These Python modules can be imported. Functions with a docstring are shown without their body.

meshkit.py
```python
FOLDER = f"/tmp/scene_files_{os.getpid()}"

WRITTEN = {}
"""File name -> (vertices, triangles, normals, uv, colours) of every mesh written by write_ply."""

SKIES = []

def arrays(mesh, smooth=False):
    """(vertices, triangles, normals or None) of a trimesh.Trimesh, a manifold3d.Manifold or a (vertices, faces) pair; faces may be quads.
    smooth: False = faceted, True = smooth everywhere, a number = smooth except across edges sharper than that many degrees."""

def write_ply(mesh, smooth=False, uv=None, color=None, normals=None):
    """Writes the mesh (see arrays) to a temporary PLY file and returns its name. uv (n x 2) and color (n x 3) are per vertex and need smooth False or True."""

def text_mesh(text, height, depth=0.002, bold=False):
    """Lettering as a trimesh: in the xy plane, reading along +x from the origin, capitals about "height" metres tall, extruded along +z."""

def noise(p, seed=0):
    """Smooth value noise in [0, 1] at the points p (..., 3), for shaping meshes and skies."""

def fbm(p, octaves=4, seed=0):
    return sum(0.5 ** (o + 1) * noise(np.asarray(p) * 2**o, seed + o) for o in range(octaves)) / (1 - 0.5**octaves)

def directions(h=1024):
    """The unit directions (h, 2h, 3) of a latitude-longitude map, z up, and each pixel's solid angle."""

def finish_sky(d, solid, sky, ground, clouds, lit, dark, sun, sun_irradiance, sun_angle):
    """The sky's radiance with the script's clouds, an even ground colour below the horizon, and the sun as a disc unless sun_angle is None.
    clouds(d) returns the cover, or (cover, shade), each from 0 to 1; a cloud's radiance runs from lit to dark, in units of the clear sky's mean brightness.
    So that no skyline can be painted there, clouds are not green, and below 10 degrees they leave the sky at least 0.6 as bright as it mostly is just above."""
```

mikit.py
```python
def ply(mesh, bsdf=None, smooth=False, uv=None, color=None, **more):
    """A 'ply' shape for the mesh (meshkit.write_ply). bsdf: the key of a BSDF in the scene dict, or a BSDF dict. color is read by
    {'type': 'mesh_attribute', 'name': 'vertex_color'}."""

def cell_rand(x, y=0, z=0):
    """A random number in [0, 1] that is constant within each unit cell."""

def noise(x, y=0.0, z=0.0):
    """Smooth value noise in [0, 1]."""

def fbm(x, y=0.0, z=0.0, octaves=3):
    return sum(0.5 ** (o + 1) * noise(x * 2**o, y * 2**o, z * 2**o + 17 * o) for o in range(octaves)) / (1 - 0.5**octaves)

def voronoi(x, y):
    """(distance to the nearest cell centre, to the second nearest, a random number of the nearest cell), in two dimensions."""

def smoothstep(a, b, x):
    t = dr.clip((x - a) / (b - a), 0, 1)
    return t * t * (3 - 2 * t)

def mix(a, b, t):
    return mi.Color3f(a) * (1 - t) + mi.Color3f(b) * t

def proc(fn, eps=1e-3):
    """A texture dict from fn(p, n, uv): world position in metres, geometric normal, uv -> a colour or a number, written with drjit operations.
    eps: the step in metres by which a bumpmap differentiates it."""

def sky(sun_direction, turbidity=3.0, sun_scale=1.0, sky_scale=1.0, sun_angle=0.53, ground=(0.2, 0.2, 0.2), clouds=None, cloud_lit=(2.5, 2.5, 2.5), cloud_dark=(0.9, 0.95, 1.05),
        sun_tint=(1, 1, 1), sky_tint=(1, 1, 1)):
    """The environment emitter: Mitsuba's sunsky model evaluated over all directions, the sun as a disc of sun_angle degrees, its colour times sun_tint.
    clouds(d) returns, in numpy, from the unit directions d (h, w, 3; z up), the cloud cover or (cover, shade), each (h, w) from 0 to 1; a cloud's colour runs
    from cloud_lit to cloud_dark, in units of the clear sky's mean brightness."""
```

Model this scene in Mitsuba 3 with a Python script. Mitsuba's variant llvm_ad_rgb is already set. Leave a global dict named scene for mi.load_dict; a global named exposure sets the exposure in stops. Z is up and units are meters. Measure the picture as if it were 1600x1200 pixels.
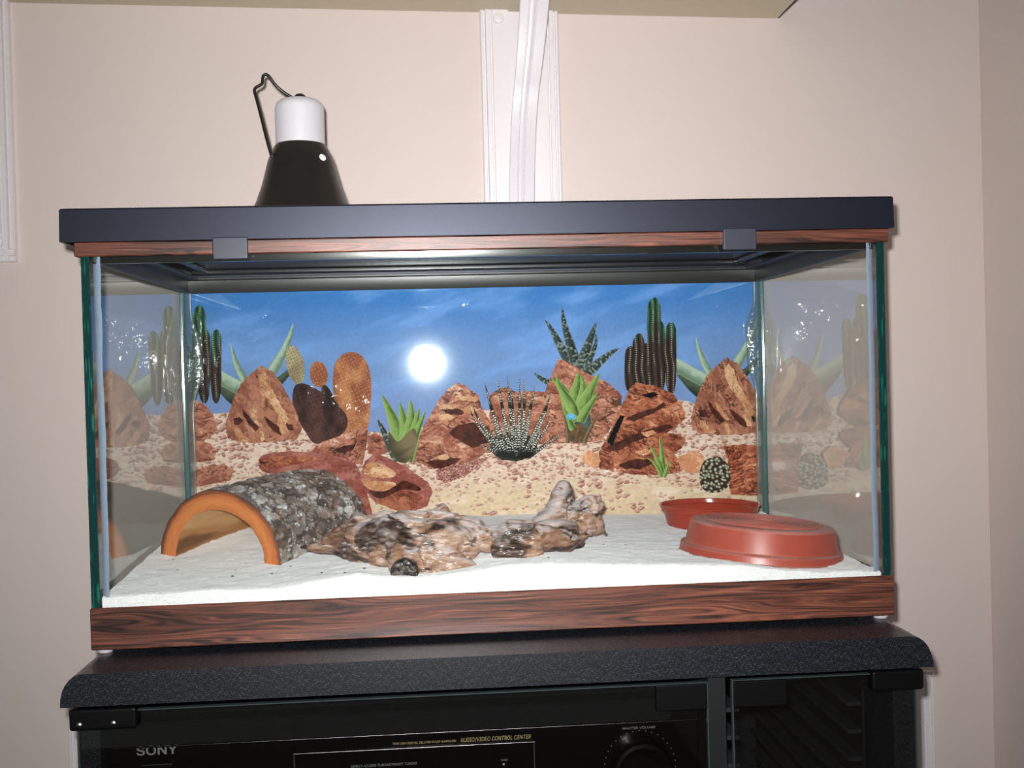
import math, random
import numpy as np, trimesh, manifold3d as m3, drjit as dr, mitsuba as mi
import mikit, meshkit
from mikit import noise, fbm, voronoi, smoothstep, mix, proc
from shapely.geometry import Polygon
random.seed(7); rng = np.random.default_rng(7)
T = mi.ScalarTransform4f

# ------------------------------------------------------------------ camera, lights, exposure
exposure = 0.0
CAM = np.array([-0.04842, -0.82609, 0.20162])
FWD = np.array([0.072543, 0.997287, -0.012458]); UP = np.array([0.027384, 0.010494, 0.99957]); RIGHT = np.array([0.996989, -0.072853, -0.026549])
scene = {
    'camera': {'type': 'perspective', 'fov': 50.846, 'fov_axis': 'x', 'near_clip': 0.02, 'far_clip': 50.0,
               'to_world': T().look_at(origin=CAM.tolist(), target=(CAM + FWD).tolist(), up=UP.tolist())},
    # dim even light of the rest of the room
    'room_light': {'type': 'constant', 'radiance': {'type': 'rgb', 'value': [0.088, 0.096, 0.084]}, 'sampling_weight': 5.0},
}
labels = {}

def add_flash():
    """The flash of the camera: a small bright lamp with an added glowing disc that imitates bloom, just above and left of the taking lens, facing where it looks."""
    c = CAM - 0.013 * RIGHT + 0.020 * UP - 0.002 * FWD
    def ring(r0, r1, n=48):
        a = np.arange(n) * 2 * math.pi / n
        d = np.cos(a)[:, None] * RIGHT + np.sin(a)[:, None] * UP
        v = np.vstack([c + r0 * d, c + r1 * d]); i = np.arange(n); j = (i + 1) % n
        f = np.vstack([np.stack([i, i + n, j + n], 1), np.stack([i, j + n, j], 1)])
        m = trimesh.Trimesh(v, f, process=False)
        if (m.face_normals.mean(0) @ FWD) < 0: m.faces = m.faces[:, ::-1]
        return m
    def emit(m, rgb): return {**mikit.ply(m, 'm_bloom_disc'), 'emitter': {'type': 'area', 'radiance': {'type': 'rgb', 'value': rgb}, 'sampling_weight': 0.2}}
    scene['camera_flash__added_bloom_disc'] = emit(ring(0.0002, 0.0225), [22, 22, 22])  # glowing disc added to widen the mirrored flash like bloom
    # the flash tube in its reflector: five points of one narrow lamp, brightest straight ahead
    for k in range(5):
        a = 2 * math.pi * k / 5 + 0.3; q = c + 0.0045 * (math.cos(a) * RIGHT + math.sin(a) * UP) + 0.0005 * FWD
        scene[f'flash_tube_{k + 1:03d}'] = {'type': 'spot', 'intensity': {'type': 'rgb', 'value': [FLASH / 5 * x for x in (1.0, 0.985, 0.97)]}, 'beam_width': 6.0, 'cutoff_angle': 49.0,
                                            'to_world': T().look_at(origin=q.tolist(), target=(q + FWD + 0.05 * UP).tolist(), up=UP.tolist()), 'sampling_weight': 3.0}
    labels['camera_flash'] = {'label': 'camera flash facing the tank with an added round glowing disc for bloom', 'category': 'camera flash'}
FLASH = 5.75
scene['m_bloom_disc'] = {'type': 'diffuse', 'reflectance': {'type': 'rgb', 'value': 0.5}}
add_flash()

# ------------------------------------------------------------------ helpers
def lin(*c):
    c = np.array(c, float) / 255
    return np.where(c < 0.04045, c / 12.92, ((c + 0.055) / 1.055) ** 2.4).tolist()
def rgb(*c): return {'type': 'rgb', 'value': lin(*c)}
def C3(*c): return mi.Color3f(*lin(*c))
def ramp(t, stops):
    """Piecewise smooth colour ramp; stops = [(t, (r, g, b) sRGB)]."""
    out = mi.Color3f(*lin(*stops[0][1]))
    for (a, _), (b, c) in zip(stops, stops[1:]):
        out = mix(out, mi.Color3f(*lin(*c)), smoothstep(a, b, t))
    return out
def pr(color, rough=0.5, spec=0.5, **k):
    return {'type': 'twosided', 'bsdf': {'type': 'principled', 'base_color': color, 'roughness': rough, 'specular': spec, **k}}
def bump(bsdf, fn, scale=1.0, eps=3e-4):
    b = bsdf['bsdf']
    return {'type': 'twosided', 'bsdf': {'type': 'bumpmap', 'arbitrary': proc(fn, eps), 'scale': scale, 'bsdf': b}}

def hull(pts): return m3.Manifold.hull_points(np.asarray(pts, float))
def tm(man):
    m = man.to_mesh(); return trimesh.Trimesh(m.vert_properties[:, :3], m.tri_verts, process=False)
def cbox(x0, x1, y0, y1, z0, z1, c=0.0006):
    """A box with chamfered edges."""
    c = min(c, (x1 - x0) / 3, (y1 - y0) / 3, (z1 - z0) / 3)
    p = []
    for ax in range(3):
        lo, hi = [x0, y0, z0], [x1, y1, z1]
        for k in range(3):
            if k != ax: lo[k] += c; hi[k] -= c
        p += [(x, y, z) for x in (lo[0], hi[0]) for y in (lo[1], hi[1]) for z in (lo[2], hi[2])]
    return tm(hull(p))
def rbox(x0, x1, y0, y1, z0, z1, r=0.002, n=3):
    """A box with rounded edges."""
    s = trimesh.creation.icosphere(n - 1, r).vertices
    return tm(hull(np.vstack([s + (x, y, z) for x in (x0 + r, x1 - r) for y in (y0 + r, y1 - r) for z in (z0 + r, z1 - r)])))
def cat(*ms): return trimesh.util.concatenate(list(ms))
def lathe(prof, n=64, center=(0, 0, 0)):
    """Closed surface of revolution about z; prof = [(r, z)]."""
    m = trimesh.creation.revolve(np.array(prof, float), sections=n)
    m.apply_translation(center); return m
def tube(path, r, n=10):
    """A round tube along a polyline, ends closed; r a number or one per point."""
    p = np.asarray(path, float); r = np.broadcast_to(r, len(p))
    t = np.gradient(p, axis=0); t /= np.linalg.norm(t, axis=1, keepdims=True)
    u = np.cross(t[0], [0.3, 0.2, 0.93]); vs = []
    for k in range(len(p)):
        u = u - t[k] * (u @ t[k]); u /= np.linalg.norm(u); w = np.cross(t[k], u)
        a = np.arange(n) * 2 * math.pi / n
        vs.append(p[k] + r[k] * (np.cos(a)[:, None] * u + np.sin(a)[:, None] * w))
    v = np.vstack(vs + [p[:1], p[-1:]]); f = []
    for k in range(len(p) - 1):
        for i in range(n):
            a, b = k * n + i, k * n + (i + 1) % n
            f += [(a, b, b + n), (a, b + n, a + n)]
    e = (len(p) - 1) * n
    for i in range(n):
        f += [(len(v) - 2, (i + 1) % n, i), (len(v) - 1, e + i, e + (i + 1) % n)]
    return trimesh.Trimesh(v, f, process=False)
def smooth_path(pts, n=24):
    from scipy.interpolate import CubicSpline
    p = np.asarray(pts, float); d = np.r_[0, np.cumsum(np.linalg.norm(np.diff(p, axis=0), axis=1))]
    return CubicSpline(d, p)(np.linspace(0, d[-1], n))
def extrude_x(prof, x0, x1):
    """Extrude a (y, z) polygon along x."""
    m = trimesh.creation.extrude_polygon(Polygon(prof), x1 - x0, engine='earcut')
    v = m.vertices.copy(); m.vertices = np.stack([v[:, 2] + x0, v[:, 0], v[:, 1]], 1); return m
def extrude_y(prof, y0, y1):
    """Extrude a (x, z) polygon along y."""
    m = trimesh.creation.extrude_polygon(Polygon(prof), y1 - y0, engine='earcut')
    v = m.vertices.copy(); m.vertices = np.stack([v[:, 0], v[:, 2] + y0, v[:, 1]], 1); m.invert(); return m
def extrude_z(prof, z0, z1):
    m = trimesh.creation.extrude_polygon(Polygon(prof), z1 - z0, engine='earcut'); m.apply_translation((0, 0, z0)); return m
def sheet(p0, p1, p2, p3): return trimesh.Trimesh([p0, p1, p2, p3], [[0, 1, 2], [0, 2, 3]], process=False)
def letters(text, height, x, y, z, width=None, bold=False, depth=0.0003, slant=0.0):
    """Raised lettering that faces -y, starting at x with its baseline at z."""
    m = meshkit.text_mesh(text, height, depth, bold)
    v = m.vertices.copy(); v[:, 0] += slant * v[:, 1]
    if width: v[:, 0] *= width / v[:, 0].max()
    m.vertices = np.stack([v[:, 0] + x, y - v[:, 2], v[:, 1] + z], 1); m.invert(); return m

def put(name, mesh, mat, smooth=False, uv=None):
    key = name; k = 0
    while key in scene: k += 1; key = f'{name}_{k:03d}'
    scene[key] = mikit.ply(mesh, mat, smooth=smooth, uv=uv); return key
def tag(key, label, category=None, group=None, kind=None):
    d = {'label': label}
    if category: d['category'] = category
    if group: d['group'] = group
    if kind: d['kind'] = kind
    labels[key] = d

# ------------------------------------------------------------------ materials
M = scene
M['m_wall'] = pr(proc(lambda p, n, uv: C3(208, 195, 190) * (0.985 + 0.03 * fbm(p.x * 9, p.y * 9, p.z * 9))), 0.8, 0.2)
M['m_floor'] = pr(rgb(120, 105, 90), 0.8, 0.2)
M['m_shelf'] = pr(rgb(190, 180, 158), 0.6, 0.3)
M['m_shelf_edge'] = pr(rgb(60, 48, 40), 0.6, 0.3)
M['m_white_trim'] = pr(rgb(216, 211, 214), 0.4, 0.4)
M['m_white_strip'] = pr(rgb(204, 199, 205), 0.25, 0.5)

def wood_fn(p, n, uv):
    x, z = p.x + p.y, p.z
    w = fbm(x * 7, z * 90, 3.0, 3)
    g = fbm(x * 22 + w, z * 1100 + w * 22 + x * 40, 1.0, 4)
    broad = fbm(x * 6, z * 240 + w * 8 - x * 14, 9.0, 3)
    t = 0.62 * g + 0.5 * broad - 0.06
    fine = noise(x * 160, z * 3200, 5.0)
    return ramp(t, [(0.30, (34, 19, 16)), (0.44, (66, 38, 30)), (0.58, (92, 52, 40)), (0.78, (122, 72, 54))]) * (0.86 + 0.28 * fine)
M['m_wood'] = pr(proc(wood_fn), 0.36, 0.5)
M['m_rim_inner'] = pr(rgb(36, 36, 37), 0.34, 0.5)
M['m_rim_front'] = pr(rgb(22, 20, 19), 0.2, 0.35)
M['m_hood'] = pr(rgb(13, 16, 25), 0.40, 0.45, spec_tint=0.3)
M['m_hood_dark'] = pr(rgb(22, 24, 28), 0.25, 0.6)
M['m_clip'] = pr(rgb(38, 42, 54), 0.4, 0.5)
M['m_glass'] = {'type': 'thindielectric', 'int_ior': 1.52, 'ext_ior': 1.0, 'specular_transmittance': {'type': 'rgb', 'value': [0.955, 0.985, 0.97]}}
M['m_side_glass'] = {'type': 'thindielectric', 'int_ior': 1.40, 'ext_ior': 1.0, 'specular_transmittance': {'type': 'rgb', 'value': [0.93, 0.95, 0.94]}}
M['m_door_glass'] = {'type': 'thindielectric', 'int_ior': 1.52, 'ext_ior': 1.0, 'specular_transmittance': {'type': 'rgb', 'value': [0.62, 0.62, 0.62]}}
M['m_glass_edge'] = bump(pr(proc(lambda p, n, uv: mix(C3(8, 44, 44), C3(20, 96, 80), smoothstep(0.62, 0.85, noise(p.x * 900, p.y * 900, p.z * 70)))), 0.12, 0.8),
                         lambda p, n, uv: noise(p.x * 500, p.y * 500, p.z * 500), 0.0003)
M['m_back_edge'] = pr(rgb(74, 112, 116), 0.15, 0.7)
M['m_door_edge'] = pr(rgb(52, 62, 62), 0.25, 0.6)
M['m_silicone'] = {'type': 'blendbsdf', 'weight': 0.42, 'clear': {'type': 'thindielectric', 'int_ior': 1.45, 'ext_ior': 1.0, 'specular_transmittance': {'type': 'rgb', 'value': [0.92, 0.96, 0.96]}},
                   'skin': pr(rgb(104, 122, 120), 0.2, 1.0)}
M['m_silicone_front'] = pr(rgb(132, 146, 168), 0.2, 0.8)
M['m_rubber_clear'] = pr(rgb(185, 180, 190), 0.15, 0.6)
M['m_sand'] = bump(pr(proc(lambda p, n, uv: mix(C3(247, 246, 247), C3(222, 220, 220), smoothstep(0.5, 0.85, noise(p.x * 1400, p.y * 1400, p.z * 1400))) * (0.95 + 0.07 * fbm(p.x * 60, p.y * 60, p.z * 60))), 0.9, 0.1, sheen=0.6),
                   lambda p, n, uv: fbm(p.x * 1100, p.y * 1100, p.z * 1100, 2), 0.0016, 2e-4)
M['m_speck'] = pr(rgb(60, 48, 40), 0.8, 0.2)
def bark_fn(p, n, uv):
    # uv.x: a number of each bark plate, uv.y: 0 in the joints between plates, 1 on the plates
    c = uv.x; s = uv.y
    w = fbm(p.x * 60, p.y * 60, p.z * 60, 3)
    lich = fbm(p.x * 110 + 3 * w, p.y * 80, p.z * 150 + 2 * w, 4)
    fl = fbm(p.x * 420, p.y * 300, p.z * 520, 2)
    base = ramp(0.42 * c + 0.62 * lich - 0.02, [(0.26, (84, 74, 68)), (0.44, (126, 114, 106)), (0.62, (158, 148, 140)), (0.85, (190, 186, 182))])
    base = mix(base, C3(216, 216, 214), 0.8 * smoothstep(0.56, 0.68, fbm(p.x * 170 + 5, p.y * 120, p.z * 190 + 3 * w, 3)))
    base = mix(base, C3(134, 104, 80), 0.55 * smoothstep(0.54, 0.66, fbm(p.x * 70 + 8, p.y * 70, p.z * 70, 3)))
    return mix(C3(58, 46, 40), base, 0.15 + 0.85 * s) * (0.88 + 0.7 * fl)
M['m_bark'] = pr(proc(bark_fn), 0.5, 0.5)
def cut_fn(p, n, uv):
    t = uv.y; s = uv.x
    streak = fbm(s * 60, t * 6, 3.0)
    c = ramp(t + 0.25 * (streak - 0.5), [(0.0, (190, 112, 64)), (0.45, (200, 122, 70)), (0.72, (180, 102, 58)), (0.88, (128, 72, 50)), (1.02, (78, 56, 50))])
    return c * (0.86 + 0.28 * fbm(s * 150, t * 20, 1.0))
M['m_log_cut'] = pr(proc(cut_fn), 0.6, 0.3)
def loginner_fn(p, n, uv):
    g = fbm(uv.y * 26 + 0.4 * fbm(uv.x * 12, uv.y * 20), uv.x * 6.0, 2.0, 4)
    return ramp(g, [(0.3, (112, 72, 40)), (0.48, (176, 124, 76)), (0.7, (208, 164, 110))])
M['m_log_inner'] = pr(proc(loginner_fn), 0.5, 0.4)
def drift_fn(p, n, uv):
    w = fbm(p.x * 45, p.y * 45, p.z * 45, 3)
    a = fbm(p.x * 30 + 1.5 * w, p.y * 30, p.z * 55 + 2 * w, 4)
    f = fbm(p.x * 130 + 2 * w, p.y * 200, p.z * 420 + 3 * w, 3)
    tan = ramp(0.45 * w + 0.55 * f, [(0.3, (100, 70, 54)), (0.46, (140, 104, 84)), (0.60, (166, 134, 116)), (0.74, (184, 160, 148))])
    bark = ramp(f, [(0.3, (36, 27, 25)), (0.5, (76, 57, 49)), (0.72, (120, 102, 96))])
    c = mix(tan, bark, smoothstep(0.49, 0.56, a))
    dust = smoothstep(0.25, 0.9, n.z) * smoothstep(0.36, 0.58, fbm(p.x * 65 + 9, p.y * 65, p.z * 65, 3))
    return mix(c, C3(218, 206, 206), 0.72 * dust)
M['m_drift'] = bump(pr(proc(drift_fn), 0.34, 0.5), lambda p, n, uv: fbm(p.x * 160, p.y * 200, p.z * 460, 3), 0.0012, 3e-4)
M['m_drift_end'] = bump(pr(proc(lambda p, n, uv: ramp(fbm(p.x * 300, p.y * 300, p.z * 300, 3), [(0.3, (26, 22, 22)), (0.6, (70, 58, 54)), (0.8, (130, 124, 122))])), 0.3, 0.6),
                        lambda p, n, uv: fbm(p.x * 500, p.y * 500, p.z * 500, 2), 0.002)
def terra_fn(p, n, uv):
    d = fbm(p.x * 70, p.y * 70, p.z * 70, 4)
    c = mix(C3(166, 76, 62), C3(152, 64, 52), d)
    dust = smoothstep(0.22, 0.62, fbm(p.x * 45 + 4, p.y * 45, p.z * 45, 4)) * smoothstep(0.2, 0.95, dr.abs(n.z))
    return mix(c, C3(176, 138, 130), 0.75 * dust)
M['m_terra'] = pr(proc(terra_fn), 0.36, 0.5)
M['m_terra_wet'] = pr(rgb(152, 56, 40), 0.15, 0.6)
M['m_lamp_black'] = pr(rgb(26, 23, 22), 0.3, 0.5)
M['m_lamp_white'] = pr(rgb(196, 194, 200), 0.42, 0.5)
M['m_chrome'] = {'type': 'roughconductor', 'material': 'Cr', 'alpha': 0.12}
M['m_plug'] = pr(rgb(228, 228, 236), 0.4, 0.5)
def lam_fn(p, n, uv):
    s = noise(p.x * 1500, p.y * 1500, p.z * 1500)
    return mix(C3(15, 17, 21), C3(50, 55, 66), smoothstep(0.5, 0.95, s))
M['m_laminate'] = pr(proc(lam_fn), 0.34, 0.5)
M['m_laminate_body'] = pr(proc(lam_fn), 0.5, 0.4)
M['m_black'] = pr(rgb(9, 9, 10), 0.3, 0.3)
M['m_black_gloss'] = pr(rgb(12, 12, 13), 0.12, 0.5)
M['m_black_matt'] = pr(rgb(14, 16, 18), 0.6, 0.3)
M['m_screw'] = {'type': 'roughconductor', 'material': 'Cr', 'alpha': 0.2}
M['m_print_grey'] = pr(rgb(150, 152, 152), 0.5, 0.4)
M['m_print_gold'] = pr(rgb(208, 190, 130), 0.5, 0.4)
M['m_line'] = pr(rgb(70, 80, 82), 0.12, 0.8)
M['m_bright_line'] = {'type': 'roughconductor', 'material': 'Cr', 'alpha': 0.12, 'specular_reflectance': {'type': 'rgb', 'value': 0.35}}
M['m_rib'] = pr(rgb(40, 43, 46), 0.3, 0.4)
M['m_led'] = pr(rgb(210, 210, 210), 0.4, 0.4)

# ------------------------------------------------------------------ the room
WALL = 0.36
put('wall_back', cbox(-1.9, 0.581, WALL, WALL + 0.1, -0.78, 1.7, 0.0001), 'm_wall'); tag('wall_back', 'pale pink painted wall behind the tank', kind='structure')
put('wall_right', cbox(0.581, 0.68, -2.2, WALL + 0.1, -0.78, 1.7, 0.0001), 'm_wall'); tag('wall_right', 'shaded pink side wall at the right edge', kind='structure')
put('floor', cbox(-1.9, 0.68, -2.2, WALL + 0.1, -0.86, -0.78, 0.0001), 'm_floor'); tag('floor', 'floor under the stereo cabinet', kind='structure')

# shelf over the tank: hangs a little lower at its right end
m = cat(cbox(-0.95, 0.347, 0.02, WALL, 0, 0.03, 0.0008))
sk = trimesh.transformations.rotation_matrix(math.radians(1.32), [0, 1, 0], [0.347, 0, 0])
m.apply_transform(sk); m.apply_translation((0, 0, 0.5878))
put('wall_shelf', m, 'm_shelf')
e = cbox(0.3472, 0.3486, 0.02, WALL - 0.001, 0, 0.03, 0.0004); e.apply_transform(sk); e.apply_translation((0, 0, 0.5878)); put('wall_shelf__edge_band', e, 'm_shelf_edge')
tag('wall_shelf', 'beige shelf board on the wall above the tank, seen from below', 'shelf')
tag('wall_shelf__edge_band', 'dark edge band')

def board(x0, x1, z0, z1, left=True, right=True, y=WALL, d=0.011):
    """A flat white moulding with stepped beads along its sides, profile (x, y) extruded upward."""
    p = [(x0, y), (x0, y - d * 0.62)]
    if left: p += [(x0 + 0.0012, y - d * 0.82), (x0 + 0.0036, y - d * 0.82), (x0 + 0.0042, y - d * 0.6), (x0 + 0.0052, y - d * 0.6), (x0 + 0.0062, y - d), (x0 + 0.0108, y - d), (x0 + 0.0114, y - d * 0.84), (x0 + 0.0124, y - d * 0.84), (x0 + 0.0132, y - d)]
    else: p += [(x0, y - d)]
    if right: p += [(x1 - 0.0132, y - d), (x1 - 0.0124, y - d * 0.84), (x1 - 0.0114, y - d * 0.84), (x1 - 0.0108, y - d), (x1 - 0.0062, y - d), (x1 - 0.0052, y - d * 0.6), (x1 - 0.0042, y - d * 0.6), (x1 - 0.0036, y - d * 0.82), (x1 - 0.0012, y - d * 0.82), (x1, y - d * 0.62)]
    else: p += [(x1, y - d)]
    p += [(x1, y)]
    return extrude_z(p[::-1], z0, z1)
def cap(x, z, y, r=0.0058):
    m = lathe([(0, 0), (r, 0), (r, 0.0008), (r * 0.93, 0.0018), (r * 0.6, 0.0024), (0, 0.0026)], 40)
    m.apply_transform(trimesh.transformations.rotation_matrix(math.pi / 2, [1, 0, 0])); m.apply_translation((x, y, z)); return m
zt = 0.592
put('trim_1__moulding', board(0.0125, 0.0435, 0.30, zt + 0.012, True, False), 'm_white_trim')
put('trim_1__moulding', board(0.0625, 0.0985, 0.30, zt + 0.010, False, True), 'm_white_trim')
put('trim_1__back_strip', cbox(0.0437, 0.0623, WALL - 0.0045, WALL, 0.30, zt + 0.010, 0.0002), 'm_white_trim')
k = put('trim_1__screw_cover', cap(0.0328, 0.5855, WALL - 0.0112), 'm_white_trim', 35); tag(k, 'round screw cover near the top')
tag('trim_1', 'upright white beaded moulding on the wall above the tank', kind='structure')
put('trim_2__moulding', board(-0.605, -0.4865, 0.331, 0.615, True, True), 'm_white_trim')
b = board(0.331, 0.344, 0, 0.1185, True, False); v = b.vertices.copy()
b.vertices = np.stack([-0.605 + v[:, 2], v[:, 1] - 0.0004, v[:, 0]], 1); b.invert(); put('trim_2__bottom_bead', b, 'm_white_trim')
k = put('trim_2__screw_cover', cap(-0.5045, 0.352, WALL - 0.0112, 0.007), 'm_white_trim', 35); tag(k, 'round screw cover near the bottom')
tag('trim_2', 'white beaded wall moulding at the left edge, ending above the tank lid corner', kind='structure')
put('trim_3', board(-0.449, 0.5085, -0.78, -0.152, True, True, WALL, 0.008), 'm_white_trim')
tag('trim_3', 'white wall panel behind the stereo cabinet', kind='structure')

# ribbed plastic strip hanging over the moulding
def hanging_strip():
    ctr = smooth_path([(0.0705, 0.285, 0.640), (0.0680, 0.297, 0.592), (0.0602, 0.3195, 0.512), (0.0588, 0.3235, 0.500), (0.0570, 0.3275, 0.482), (0.0522, 0.334, 0.392), (0.051, 0.337, 0.335)], 60)
    wd = np.interp(ctr[:, 2], [0.33, 0.39, 0.50, 0.59, 0.64], [0.0272, 0.0275, 0.0275, 0.031, 0.032])
    prof = [(-.5, 0.0), (-.5, .6), (-.47, 1), (-.20, 1), (-.185, .55), (-.165, .55), (-.15, 1.25), (-.05, 1.55), (.06, 1.25), (.075, .6), (.095, .6), (.11, 1), (.47, 1), (.5, .6), (.5, 0)]
    V = []
    for c, w in zip(ctr, wd):
        V += [(c[0] + a * w, c[1] - h * 0.0022, c[2]) for a, h in prof]
    n = len(prof); f = []
    for k in range(len(ctr) - 1):
        for i in range(n):
            a, b = k * n + i, k * n + (i + 1) % n
            f += [(a, b, b + n), (a, b + n, a + n)]
    m = trimesh.Trimesh(V, f, process=False); m.fix_normals(); return m
put('plastic_strip', hanging_strip(), 'm_white_strip', 25)
tag('plastic_strip', 'bent ribbed white plastic strip hanging in front of the wall moulding', 'plastic strip')

# ------------------------------------------------------------------ stereo cabinet
ct = 'stereo_cabinet'
CF = -0.050                                            # front plane of the top
prof = [(-0.3166, -0.0272), (-0.3162, -0.021), (-0.3150, -0.0160), (-0.3128, -0.0115), (-0.3095, -0.0075), (-0.3055, -0.0050), (-0.3005, -0.0040), (0.3005, -0.0040), (0.3060, -0.0050), (0.3103, -0.0078), (0.3138, -0.0122), (0.3160, -0.0175), (0.3174, -0.0230), (0.3177, -0.0276)]
top = extrude_y(prof, CF, 0.335)
put(ct + '__top', top, 'm_laminate', 30); tag(ct + '__top', 'speckled black laminate top with rounded ends')
BZ = -0.74
put(ct + '__side_panel', cbox(-0.3098, -0.2938, -0.036, 0.33, BZ, -0.0276), 'm_laminate_body')
put(ct + '__side_panel', cbox(0.2920, 0.3080, -0.036, 0.33, BZ, -0.0276), 'm_laminate_body')
put(ct + '__divider', cbox(0.1500, 0.1640, -0.034, 0.33, BZ, -0.0280), 'm_black_matt')
put(ct + '__back_panel', cbox(-0.2936, 0.2918, 0.322, 0.33, BZ, -0.0280), 'm_laminate_body')
put(ct + '__bottom_panel', cbox(-0.2936, 0.2918, -0.034, 0.32, BZ, BZ + 0.018), 'm_laminate_body')
put(ct + '__shelf', cbox(-0.2936, 0.1498, -0.015, 0.32, -0.225, -0.211), 'm_laminate_body')
for x in (-0.25, 0.25):
    put(ct + '__foot', lathe([(0, -0.78), (0.02, -0.78), (0.022, -0.775), (0.018, -0.74), (0, -0.74)], 24, (x, 0.02, 0)), 'm_black', 30)
    put(ct + '__foot', lathe([(0, -0.78), (0.02, -0.78), (0.022, -0.775), (0.018, -0.74), (0, -0.74)], 24, (x, 0.28, 0)), 'm_black', 30)
def door(x0, x1, zt, hinge_left):
    k = ct + '__door' + ('' if ct + '__door__glass_pane' not in scene else '_001')
    put(k + '__glass_pane', sheet((x0, -0.0405, BZ + 0.02), (x1, -0.0405, BZ + 0.02), (x1, -0.0405, zt), (x0, -0.0405, zt)), 'm_door_glass')
    for e in (cbox(x0, x0 + 0.0012, -0.0430, -0.0385, BZ + 0.02, zt), cbox(x1 - 0.0012, x1, -0.0430, -0.0385, BZ + 0.02, zt), cbox(x0 + 0.0013, x1 - 0.0013, -0.0430, -0.0385, zt - 0.0008, zt, 0.0002)):
        put(k + '__glass_edge', e, 'm_door_edge')
    hx0, hx1 = (x0 - 0.004, x0 + 0.043) if hinge_left else (x1 - 0.036, x1 + 0.004)
    h = rbox(hx0, hx1, -0.0475, -0.037, -0.0452, -0.0298, 0.0022)
    put(k + '__hinge', h, 'm_black', 40)
    for sx, sz in ([(hx0 + 0.0075, -0.0405), (hx0 + 0.031, -0.0403)] if hinge_left else []):
        s = lathe([(0, 0), (0.0021, 0), (0.0019, 0.0006), (0.0011, 0.0011), (0, 0.0012)], 20)
        s.apply_transform(trimesh.transformations.rotation_matrix(math.pi / 2, [1, 0, 0])); s.apply_translation((sx, -0.0474, sz))
        q = put(k + '__screw', s, 'm_screw', 40)
    cx0, cx1 = (x1 - 0.0395, x1 - 0.001) if hinge_left else (x0 + 0.001, x0 + 0.0415)
    put(k + '__catch_plate', rbox(cx0, cx1, -0.0437, -0.0385, -0.0530, -0.0335, 0.001), 'm_black', 40)
    tag(k, 'smoked glass door hinged at the left' if hinge_left else 'smoked glass door hinged at the right')
door(-0.3080, 0.1484, -0.0330, True)
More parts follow.
